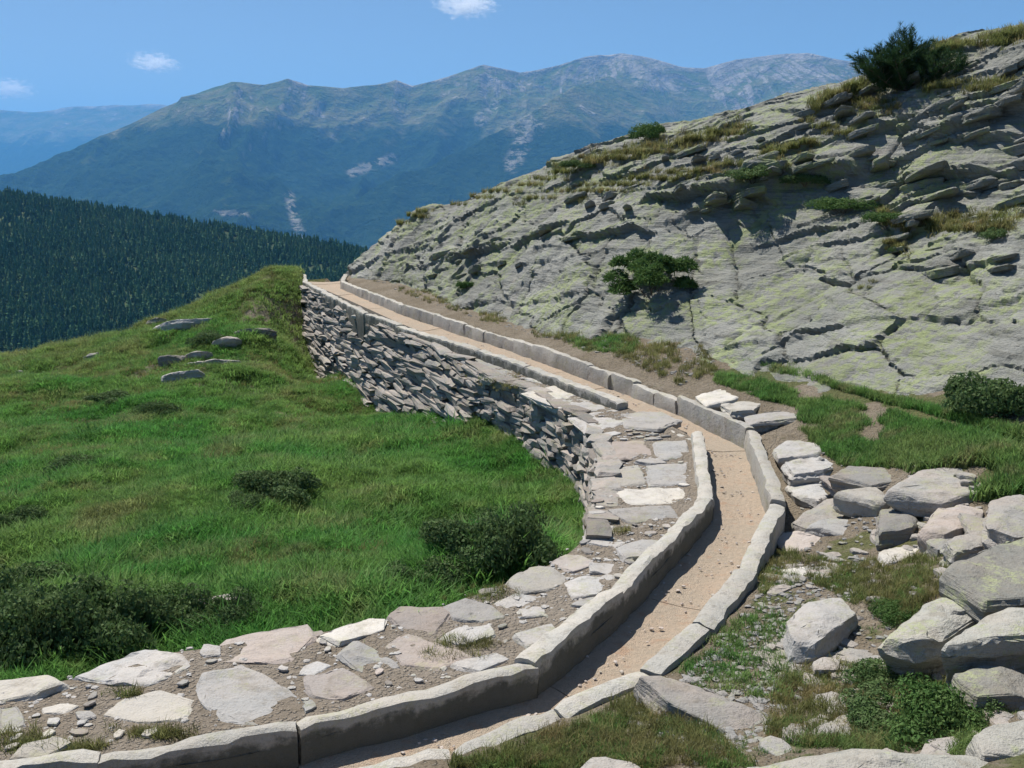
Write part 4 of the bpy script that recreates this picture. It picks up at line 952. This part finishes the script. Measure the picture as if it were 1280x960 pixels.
# ------------------------------------------------------------------ gravel
def gravel():
    base = []
    for k in range(6):
        bm = bmesh.new(); bmesh.ops.create_icosphere(bm, subdivisions=1, radius=1); r = np.random.RandomState(600+k)
        V = np.array([v.co[:] for v in bm.verts])*r.uniform(.6, 1.25, (len(bm.verts), 1))*np.array([1, .75, .45]); F = np.array([[v.index for v in f.verts] for f in bm.faces]); bm.free(); base.append((V, F))
    big = []
    for k in range(6):
        an = np.linspace(0, 6.28, 7, endpoint=False)+RS.uniform(-.3, .3, 7); rr = RS.uniform(.7, 1.2, 7); me = rock_mesh('piece', np.c_[np.cos(an)*rr, np.sin(an)*rr*.65], .7, M_BOULD, 200+k*3.3, 0, (0, 0), .12, .6)
        V = np.array([v.co[:] for v in me.vertices]); F = np.array([f.vertices[:] for f in me.polygons]); bpy.data.meshes.remove(me); big.append((V, F))
    def joined(name, pts, sz, mat, label, cat='gravel', base=base):
        VV = []; FF = []; o = 0
        for p, s in zip(pts, sz):
            V, F = base[RS.randint(0, 6)]; a = RS.uniform(0, 6.28); ca, sa = math.cos(a), math.sin(a)
            W = V*s; W = np.c_[W[:, 0]*ca-W[:, 1]*sa, W[:, 0]*sa+W[:, 1]*ca, W[:, 2]]+p; VV.append(W); FF.append(F+o); o += len(V)
        add(name, mesh_np(name, np.concatenate(VV), np.concatenate(FF), mat), label=label, cat=cat, kind='stuff')
    n = 9000; i = RS.randint(0, PLAT.shape[0], n); c_ = RS.randint(2, PLAT.shape[1]-5, n); p = PLAT[i, c_]+RS.uniform(-.05, .05, (n, 3))*np.array([1, 1, 0])
    joined('path_gravel', p, .004+.032*RS.rand(n)**3.2, M_SLAB, 'loose gravel and stone chips on the footpath')
    poly = [(780, 900), (860, 800), (930, 720), (990, 700), (1100, 700), (1050, 760), (990, 780), (980, 860), (960, 930), (900, 960)]
    px, py = RS.uniform(780, 1240, 15000), RS.uniform(560, 960, 15000); k = inpoly(px, py, poly) | (RS.rand(15000) < .15); px, py = px[k], py[k]
    q = UV(px, py, 0*px)
    for it in range(2): z = ground_z(q[:, 0], q[:, 1], False); q = UV(px, py, z)
    q = q[seg_dist(q[:, 0], q[:, 1], CL) > .55][:4200]; pp = q+np.array([0, 0, .004])
    joined('bank_gravel', pp, .005+.04*RS.rand(len(pp))**4, M_SLAB, 'stone chips scattered over bare earth right of the channel')
    m = 1500; t = RS.rand(m)*.62; ca, cb = at_frac(A, 400), at_frac(B, 400); ia = (t*399).astype(int); pa = CL[(t*45).astype(int)]
    jj = np.array([np.argmin(np.hypot(ca[:, 0]-v[0], ca[:, 1]-v[1])) for v in pa]); kk = np.array([np.argmin(np.hypot(cb[:, 0]-v[0], cb[:, 1]-v[1])) for v in pa]); f = RS.beta(.55, .55, m)[:, None]*.9+.05
    q = ca[jj]+(cb[kk]-ca[jj])*f+RS.normal(size=(m, 3))*np.array([.12, .12, 0]); q[:, 2] = FLOOR_Z+.008; q = q[inpoly(q[:, 0], q[:, 1], CHP)]
    joined('channel_gravel', q, .004+.022*RS.rand(len(q))**4, M_PINK, 'small pebbles lying on the sandy channel floor')
    px, py = RS.uniform(960, 1290, 3000), RS.uniform(560, 960, 3000)
    k = (fbm(p3(px, py, 0, 1/55.0), 2, 610) > .05); px, py = px[k][:420], py[k][:420]; q = UV(px, py, 0*px+.1)
    for it in range(3): z = ground_z(q[:, 0], q[:, 1], False); q = UV(px, py, z)
    q = q[seg_dist(q[:, 0], q[:, 1], CL) > .6]; joined('bank_rubble', q+np.array([0, 0, .02]), .03+.12*RS.rand(len(q))**2, M_BOULD, 'small broken stones strewn among the boulders on the right bank', 'rubble', big)
    px, py = RS.uniform(420, 900, 9000), RS.uniform(330, 500, 9000); k = inpoly(px, py, STRIP); px, py = px[k][:1500], py[k][:1500]; q = UV(px, py, 0*px)
    q[:, 2] = ground_z(q[:, 0], q[:, 1], False); joined('strip_gravel', q, .012+.05*RS.rand(len(q))**3, M_SLAB, 'gravel along the foot of the rock behind the channel')
STRIP = [(440, 342), (530, 365), (610, 388), (700, 412), (800, 446), (880, 460), (900, 482), (850, 484), (760, 452), (640, 412), (520, 374)]
gravel()

# ------------------------------------------------------------------ grass
def tuft_mesh(name, mat, seed, n=22, h=.2, rad=.07, w=.006, lean=.5):
    r = np.random.RandomState(seed); V = []; F = []
    for k in range(n):
        a = r.uniform(0, 6.28); rr = rad*math.sqrt(r.rand()); bx, by = math.cos(a)*rr, math.sin(a)*rr
        d = r.uniform(0, 6.28); L = h*r.uniform(.55, 1.15); le = lean*r.uniform(.3, 1.2); dx, dy = math.cos(d), math.sin(d); px, py = -dy*w*r.uniform(.7, 1.3), dx*w
        b = len(V)
        for f, wf in ((0, 1), (.5, .8), (1, .0)):
            o = le*L*f*f; z = L*f*(1-.25*le*f)
            if wf > 0: V += [(bx+dx*o-px*wf, by+dy*o-py*wf, z), (bx+dx*o+px*wf, by+dy*o+py*wf, z)]
            else: V.append((bx+dx*o, by+dy*o, z))
        F += [(b, b+1, b+3), (b, b+3, b+2), (b+2, b+3, b+4)]
    return mesh_np(name, V, F, mat)
def grass():
    tg = [tuft_mesh('grass_tuft', M_GRASS, 700+k, 30, .12, .12, .0045, .9) for k in range(5)]
    edge = np.r_[PE[:, :2], [[-7.2, 33], [-7.5, 37], [-40, 45], [-40, 3], [-6, 3.2]]]
    N = 210000; y = 5.2+31.5*RS.rand(N)**1.15; x = -.62*y-1.0+RS.rand(N)*(.62*y+4.2)
    k = inpoly(x, y, edge); x, y = x[k], y[k]
    dry = fbm(p3(x, y, 0, .45), 3, 15); bare = (y > 20) & (dry > .2) & (RS.rand(len(x)) < .75)
    k = ~bare; x, y = x[k], y[k]; z = ground_z(x, y); n = len(x)
    s = RS.uniform(.5, 1.2, n)*(1+.8*fbm(p3(x, y, 0, .9), 4, 711, .6))*np.where(y > 20, .8, 1.0); s = s*(1+.015*y)
    wind = np.stack([RS.uniform(-.25, .25, n), RS.uniform(-.1, .45, n), RS.uniform(0, 6.28, n)], 1)
    scatter('meadow_grass', np.c_[x, y, z-.01], wind, np.stack([s*1.15, s*1.15, s], 1), RS.randint(0, 5, n), tg, 'lush green meadow grass on the slope left of the path', 'grass')
    # bank grass
    tb = [tuft_mesh('grass_tuft', M_GRASS2, 720+k, 22, .12, .07, .0045, .8) for k in range(4)]
    P = []; S = []
    def fill(poly, cnt, smin, smax, zf=None):
        xs = [q[0] for q in poly]; ys = [q[1] for q in poly]
        px, py = RS.uniform(min(xs), max(xs), cnt*4), RS.uniform(min(ys), max(ys), cnt*4); k = np.where(inpoly(px, py, poly))[0][:cnt]
        if zf is not None: k = k[fbm(p3(px[k], py[k]*1.8, 0, 1/42.0), 4, 733, .6) > zf-.06]
        P.append(np.c_[px[k], py[k]]); S.append(RS.uniform(smin, smax, len(k)))
    fill(TURF[0], 8500, .3, 1.1, -.16); fill(TURF[1], 3000, .15, .5, .0); fill(TURF[2], 2600, .15, .55, .0); fill(TURF[3], 1800, .15, .5, .0); fill([(500, 965), (600, 925), (800, 850), (960, 700), (1290, 690), (1290, 965)], 1500, .12, .4, .1); fill(TURF[4], 250, .6, 1.1); fill([(1140, 590), (1290, 540), (1290, 620), (1230, 625)], 900, .9, 1.7)
    fill([(840, 800), (960, 760), (1000, 800), (990, 880), (860, 860)], 350, .3, .7)
    P = np.concatenate(P); S = np.concatenate(S); q = UV(P[:, 0], P[:, 1], .1+0*S)
    for it in range(3):
        z = ground_z(q[:, 0], q[:, 1], False); q = UV(P[:, 0], P[:, 1], z)
    s_ = seg_dist(q[:, 0], q[:, 1], CL); k = (s_ > .5) & (q[:, 1] > 1)
    for X_, Y_, r_ in STONE_XY: k &= np.hypot(q[:, 0]-X_, q[:, 1]-Y_) > r_*.75
    q, S = q[k], S[k]; z = ground_z(q[:, 0], q[:, 1]); n = len(q)
    scatter('bank_grass', np.c_[q[:, 0], q[:, 1], z-.01], np.stack([RS.uniform(-.2, .2, n), RS.uniform(-.2, .3, n), RS.uniform(0, 6.28, n)], 1), np.stack([S]*3, 1), RS.randint(0, 4, n), tb, 'grass and moss between the stones on the right bank', 'grass')
    # dry grass on the rock ledges and along the path
    td = [tuft_mesh('grass_tuft', M_DRYG, 740+k, 24, .18, .09, .005, .7) for k in range(4)]
    Q = []; S = []
    for (x0, y0, x1, y1, cnt, jit, sc_) in ((495, 275, 535, 262, 60, 3, 1.6), (565, 250, 625, 235, 60, 3, 1.4), (640, 232, 700, 212, 60, 4, 1.4), (690, 210, 830, 180, 260, 7, 1.6), (830, 180, 930, 158, 200, 7, 1.6), (720, 238, 800, 225, 130, 7, 1.3), (790, 222, 880, 212, 140, 6, 1.3), (880, 205, 980, 205, 90, 6, 1.3),
            (950, 190, 1015, 180, 120, 5, 1.3), (1015, 130, 1080, 110, 150, 9, 1.8), (1160, 60, 1280, 40, 120, 8, 1.6), (1150, 110, 1290, 100, 140, 5, 1.4), (1160, 280, 1260, 282, 150, 7, 1.4), (1170, 268, 1280, 265, 60, 4, 1.3), (1095, 265, 1135, 285, 60, 6, 1.2), (1110, 300, 1130, 312, 40, 4, 1.2), (1060, 125, 1120, 130, 90, 7, 1.4), (1230, 50, 1290, 35, 60, 5, 1.6), (640, 250, 720, 232, 60, 4, 1.2), (1000, 150, 1060, 165, 60, 5, 1.2), (1090, 345, 1075, 362, 20, 3, .8)):
        for k in range(cnt):
            f = RS.rand(); p = rock_at(x0+(x1-x0)*f+RS.normal()*2, y0+(y1-y0)*f+RS.normal()*jit*.6)
            if p is None: continue
            Q.append(p+np.array([0, 0, -.03])); S.append(RS.uniform(.45, 1.1)*sc_*.8)
    for (px, py, cnt, rx, ry) in ((200, 915, 70, 45, 8), (30, 925, 60, 40, 12), (110, 935, 40, 30, 6), (155, 862, 20, 18, 4), (590, 800, 50, 40, 8), (610, 735, 40, 28, 10), (640, 470, 60, 40, 10), (770, 660, 20, 25, 5), (560, 820, 30, 30, 6)):
        for k in range(cnt):
            a, b = px+RS.normal()*rx*.5, py+RS.normal()*ry*.5; p = U(a, b, -.1)
            j = np.argmin(np.hypot(PLAT[:, 2:, 0]-p[0], PLAT[:, 2:, 1]-p[1])); pz = PLAT[:, 2:].reshape(-1, 3)[j]; Q.append(np.array([p[0], p[1], pz[2]-.02])); S.append(RS.uniform(.25, .55))
    px, py = RS.uniform(420, 920, 9000), RS.uniform(330, 500, 9000); k = inpoly(px, py, STRIP) & (fbm(p3(px, py, 0, 1/22.0), 3, 745) > -.12); px, py = px[k][:800], py[k][:800]; q = UV(px, py, 0*px)
    q[:, 2] = ground_z(q[:, 0], q[:, 1], False); Q += [v for v in q]; S += list(RS.uniform(.3, .85, len(q)))
    y = 5.6+28*RS.rand(26000)**1.2; x = -.62*y-1+RS.rand(26000)*(.62*y+4.2); k = inpoly(x, y, edge) & (fbm(p3(x, y, 0, .7), 4, 747, .6)+.012*(y-12) > .16); x, y = x[k], y[k]
    Q += list(np.c_[x, y, ground_z(x, y)-.01]); S += list(RS.uniform(.45, 1.05, len(x)))
    for poly, cnt in ((TURF[1], 800), (TURF[2], 900), (TURF[3], 600)):
        xs = [v[0] for v in poly]; ys = [v[1] for v in poly]; px, py = RS.uniform(min(xs), max(xs), cnt*3), RS.uniform(min(ys), max(ys), cnt*3); k = np.where(inpoly(px, py, poly))[0][:cnt]; q = UV(px[k], py[k], 0*k+.05)
        for it in range(2): q = UV(px[k], py[k], ground_z(q[:, 0], q[:, 1], False))
        kk = seg_dist(q[:, 0], q[:, 1], CL) > .5
        for X_, Y_, r_ in STONE_XY: kk &= np.hypot(q[:, 0]-X_, q[:, 1]-Y_) > r_*.75
        q = q[kk]; Q += [v for v in q]; S += list(RS.uniform(.2, .5, len(q)))
    Q = np.array(Q); S = np.array(S); n = len(Q)
    scatter('dry_grass', Q, np.stack([RS.uniform(-.2, .2, n), RS.uniform(-.2, .3, n), RS.uniform(0, 6.28, n)], 1), np.stack([S]*3, 1), RS.randint(0, 4, n), td, 'yellowing tufts of grass on the rock ledges and path', 'grass')
grass()

# loose-lying layers of the rock slope
def rock_ledges():
    r = np.random.RandomState(77); var = []
    for k in range(12):
        m = r.randint(6, 9); an = np.linspace(0, 6.28, m, endpoint=False)+r.uniform(-.3, .3, m); rr = r.uniform(.75, 1.2, m)
        var.append(rock_mesh('rock_ledge', np.c_[np.cos(an)*rr*.6, np.sin(an)*rr*.34], .20, M_ROCK, 300+k*5.3, 0, (0, 0), .07, .07))
    n = 0; t = 0
    zones = [([(960, 130), (1290, 60), (1290, 330), (1130, 330), (1080, 250), (960, 250)], 70), ([(700, 215), (960, 165), (960, 260), (800, 300), (700, 300)], 34), ([(450, 330), (640, 250), (700, 300), (600, 370), (500, 350)], 16)]
    for poly, cnt in zones:
        xs = [q[0] for q in poly]; ys = [q[1] for q in poly]; c = 0
        while c < cnt:
            px, py = r.uniform(min(xs), max(xs)), r.uniform(min(ys), max(ys))
            if not inpoly([px], [py], poly)[0]: continue
            p = rock_at(px, py); c += 1
            if p is None: continue
            s_ = r.uniform(.35, 1.0)*r.uniform(.7, 1.2); o = add('rock_ledge', var[r.randint(12)], ROCKO, loc=tuple(p+np.array([RUp[0]*.10*s_, RUp[1]*.10*s_, -.01])))
            o.rotation_euler = (r.uniform(-.10, .06)+.12, r.uniform(-.08, .05)-.26, math.atan2(RSd[1], RSd[0])+math.pi+r.uniform(-.5, .5)-.25); o.scale = (s_*r.uniform(.9, 1.7), s_*r.uniform(.7, 1.1), s_*r.uniform(.6, 1.1))
rock_ledges()

# ------------------------------------------------------------------ shrubs and trees
def shrub_mesh(seed, mat, leaves=2600, leaf=.05, lob=9, spiky=False):
    r = np.random.RandomState(seed)
    if spiky: lob = 26
    C = np.c_[r.uniform(-.62, .62, lob), r.uniform(-.5, .5, lob), r.uniform(.15, .55, lob)]; Rr = r.uniform(.22, .42, lob)
    C[:, 2] *= 1-.5*np.hypot(C[:, 0], C[:, 1])
    if spiky: C = np.c_[r.uniform(-.85, .85, lob), r.uniform(-.6, .6, lob), r.uniform(.1, .72, lob)]; Rr = r.uniform(.11, .26, lob)
    V = []; F = []
    k = r.randint(0, lob, leaves); d = r.normal(size=(leaves, 3)); d /= np.linalg.norm(d, axis=1)[:, None]; d[:, 2] = np.abs(d[:, 2])*.9+.0*d[:, 2]-.15
    rad = Rr[k]*(1-.45*r.rand(leaves)**2)*(1+.25*vn(d*2.5+k[:, None]*3.3, seed)); p = C[k]+d*rad[:, None]; p[:, 2] = np.maximum(p[:, 2], .02)
    nrm = d+r.normal(size=(leaves, 3))*.55; nrm /= np.linalg.norm(nrm, axis=1)[:, None]
    t = np.cross(nrm, r.normal(size=(leaves, 3))); t /= np.linalg.norm(t, axis=1)[:, None]
    if spiky: t = d*.8+r.normal(size=(leaves, 3))*.5; t /= np.linalg.norm(t, axis=1)[:, None]; nrm = np.cross(t, r.normal(size=(leaves, 3))); nrm /= np.linalg.norm(nrm, axis=1)[:, None]
    b = np.cross(nrm, t); L = leaf*r.uniform(.6, 1.3, leaves)[:, None]; W = L*(.45 if not spiky else .16)
    V = np.stack([p-t*L*.5, p+b*W*.5, p+t*L*.5, p-b*W*.5], 1).reshape(-1, 3); F = np.arange(leaves*4).reshape(-1, 4)
    return mesh_np('foliage', V, F, mat)
def stems_mesh(seed, n=7):
    r = np.random.RandomState(seed); V = []; F = []
    for k in range(n):
        a = r.uniform(0, 6.28); e = np.array([math.cos(a)*.5*r.rand(), math.sin(a)*.45*r.rand(), r.uniform(.25, .5)]); s = np.array([math.cos(a)*.05, math.sin(a)*.05, -.12]); pts = [s, (s+e)/2+r.uniform(-.06, .06, 3), e]; b = len(V)
        for i, p in enumerate(pts):
            for q in range(5): V.append(p+np.array([math.cos(q*1.257), math.sin(q*1.257), 0])*(.022, .014, .004)[i])
        for i in range(2):
            for q in range(5): F.append((b+i*5+q, b+i*5+(q+1) % 5, b+i*5+5+(q+1) % 5, b+i*5+5+q))
    return mesh_py('stem', V, F, M_BARK, True)
SHV = {'s': [shrub_mesh(800+k, M_SHRUB, 9000, .075, 18) for k in range(4)], 'j': [shrub_mesh(820+k, M_JUNI, 12000, .15, 14, True) for k in range(2)], 'g': [shrub_mesh(830+k, M_JUNI, 8000, .07, 17) for k in range(2)]}
STM = [stems_mesh(840+k) for k in range(3)]
def shrub(name, kind, pos, sx, sy, sz, rz, label, group=None, tilt=0.0):
    e = add(name, None, label=label, cat='shrub', group=group, loc=tuple(pos)); e.rotation_euler = (0, tilt, rz)
    v = SHV[kind]; f = add('foliage', v[RS.randint(0, len(v))], e); f.scale = (sx, sy, sz); s = add('stem', STM[RS.randint(0, 3)], e); s.scale = (sx*.8, sy*.8, sz*.8)
def on_ground(px, py, lo=-1):
    z = lo
    for it in range(8): c = U(px, py, z); z = float(ground_z([c[0]], [c[1]])[0])
    return np.array([c[0], c[1], z])
for (px, py, wpx, hf, k, lab) in (
    (25, 825, 130, .85, 's', 'dark leafy shrub in the bottom left by the path end'), (120, 812, 130, .8, 's', 'dark low shrub behind the first big path slab'), (70, 785, 120, .7, 's', 'second-row dark shrub behind the left path end'), (215, 795, 110, .7, 's', 'low dark shrub left of the big pink path slab'),
    (175, 775, 110, .5, 'g', 'small greener shrub above the path shrubs'), (300, 778, 80, .55, 's', 'little dark shrub just behind the big pink path slab'), (-30, 780, 120, .8, 's', 'dark shrub cut by the left edge above the path'), (20, 752, 110, .5, 's', 'flat dark shrub at the left edge of the lower meadow'),
    (640, 700, 120, .85, 's', 'dark round shrub below the end of the curved wall'), (585, 700, 120, .6, 's', 'low shrub left of the dark round one by the path'), (530, 735, 100, .5, 's', 'sprawling low shrub near the path in mid meadow'), (680, 672, 70, .6, 's', 'small dark shrub close to the curved wall foot'), (605, 668, 90, .5, 'g', 'greener low shrub behind the dark round one'),
    (345, 620, 95, .5, 's', 'lone dark shrub in the middle of the meadow'), (310, 635, 60, .4, 's', 'tiny dark shrub beside the lone meadow shrub'), (100, 592, 70, .5, 's', 'low shrub in the left meadow'), (195, 522, 50, .6, 's', 'small grey-green shrub under the stony outcrop'), (20, 660, 60, .5, 's', 'small shrub at the left edge of the meadow'), (140, 505, 55, .4, 's', 'faint low shrub on the upper meadow'),
    (349, 382, 46, .9, 's', 'dark bush on the crest beside the far wall end'), (325, 392, 30, .7, 'g', 'small green bush just left of the crest bush'), (262, 445, 46, .6, 's', 'dark shrub tucked into the stony outcrop')):
    p = on_ground(px, py); w_ = wpx/FPX*np.linalg.norm(p-np.array([0, 0, CAMZ]))/2
    shrub('dwarf_shrub', k, p-np.array([0, 0, .03]), w_*1.25, w_*1.15, max(.42 if py > 640 else .34, w_*hf*2.1), RS.uniform(0, 6.28), lab, 'low shrubs of the meadow')
for (px, py, wpx, hf, k, lab) in ((1238, 515, 115, .75, 's', 'dark green bush at the foot of the rock by the grass'), (1290, 510, 70, .7, 's', 'dark bush cut by the right edge at the rock foot'), (1165, 915, 150, .6, 'g', 'leafy low shrub in the bottom right between lichened slabs'), (1100, 905, 110, .5, 's', 'small-leaved shrub left of the leafy one near the bottom'), (1225, 890, 90, .6, 's', 'dark shrub in front of the right shaded slab'), (1110, 850, 110, .45, 's', 'dark plants in the shadow of the hollow'), (1110, 770, 60, .6, 'g', 'green plant growing against the pointed slab')):
    p = on_ground(px, py, .2); w_ = wpx/FPX*np.linalg.norm(p-np.array([0, 0, CAMZ]))/2
    shrub('dwarf_shrub', k, p-np.array([0, 0, .03]), w_*1.15, w_, w_*hf*1.7, RS.uniform(0, 6.28), lab, 'low shrubs on the right bank')
for (px, py, wpx, hf, k, lab) in ((808, 366, 128, .62, 'j', 'bright green juniper bush growing from the rock slab'), (806, 172, 56, .75, 'g', 'round green bush on the rock skyline'), (1055, 262, 80, .4, 'g', 'green plants on the ledge above the smooth slab'), (1110, 272, 55, .5, 'g', 'small green plant at the end of the ledge'), (940, 218, 90, .4, 's', 'dark creeping shrub on the upper ledge'), (1000, 228, 60, .4, 's', 'dark shrub beside the creeping one on the ledge'),
    (578, 358, 26, .8, 'g', 'tiny green plant at the rock foot near the channel'), (1120, 312, 24, .8, 's', 'tiny plant in the rock notch'), (1245, 290, 50, .5, 's', 'dark plant at the end of the brown grass ledge'), (720, 212, 50, .4, 's', 'low dark shrub on the left skyline of the rock')):
    p = rock_at(px, py); w_ = wpx/FPX*np.linalg.norm(p-np.array([0, 0, CAMZ]))/2
    shrub('rock_shrub', k, p-np.array([0, 0, .05]), w_*1.15, w_*.8, w_*hf*1.6, RS.uniform(0, 6.28), lab, 'shrubs on the rock slope')

def pine():
    p = rock_at(1135, 108); r = np.random.RandomState(900)
    e = add('mountain_pine', None, label='bushy dark mountain pine on top of the rock slope', cat='tree', loc=tuple(p-np.array([0, 0, .1]))); e.scale = (.86, .86, .84)
    V = []; F = []; TV = []; TF = []
    def tube(pts, r0, r1):
        b = len(TV); n = len(pts)
        for i, q in enumerate(pts):
            rad = r0+(r1-r0)*i/(n-1)
            for k in range(6): TV.append(q+np.array([math.cos(k*1.047), math.sin(k*1.047), 0])*rad)
        for i in range(n-1):
            for k in range(6): TF.append((b+i*6+k, b+i*6+(k+1) % 6, b+i*6+6+(k+1) % 6, b+i*6+6+k))
    def brush(c, d, L, w, cnt):
        d = d/np.linalg.norm(d)
        for k in range(cnt):
            f = r.rand(); q = c+d*L*(f-.25); n = r.normal(size=3); n = n-d*(n@d); n /= np.linalg.norm(n); t = n*.8+d*.9; t /= np.linalg.norm(t); s = np.cross(t, r.normal(size=3)); s /= np.linalg.norm(s); l = w*r.uniform(.7, 1.2)
            b = len(V); V.extend([q-s*.006, q+s*.006, q+t*l]); F.append((b, b+1, b+2))
    for k in range(36):                         # stems sweep out and turn up
        a = r.uniform(0, 6.28); reach = r.uniform(.15, 1.35)*(1.0 if math.cos(a) > 0 else .9); H = (1.32-.55*reach)*r.uniform(.65, 1.08)
        d = np.array([math.cos(a), math.sin(a)*.8, 0]); pts = []
        for i in range(7):
            f = i/6; pts.append(d*reach*(f**.75)+np.array([0, 0, H*(f**1.4)+.05])+r.normal(size=3)*.03*f)
        tube(pts, .035, .008)
        for i in range(2, 7):
            for j in range(5):
                q = pts[i]+r.normal(size=3)*.07; dd = (pts[i]-pts[i-1])*1.5+np.array([r.normal()*.12, r.normal()*.12, .1]); brush(q, dd, .26, .14, 40)
            if i in (3, 4, 5):
                for m in range(2):
                    b2 = r.uniform(0, 6.28); ed = pts[i]+np.array([math.cos(b2)*.3, math.sin(b2)*.3, .16]); tube([pts[i], (pts[i]+ed)/2, ed], .012, .005); brush(ed, ed-pts[i], .3, .13, 60)
    add('crown', mesh_np('crown', V, F, M_PINE), e); add('trunk', mesh_py('trunk', TV, TF, M_BARK, True), e)
pine()
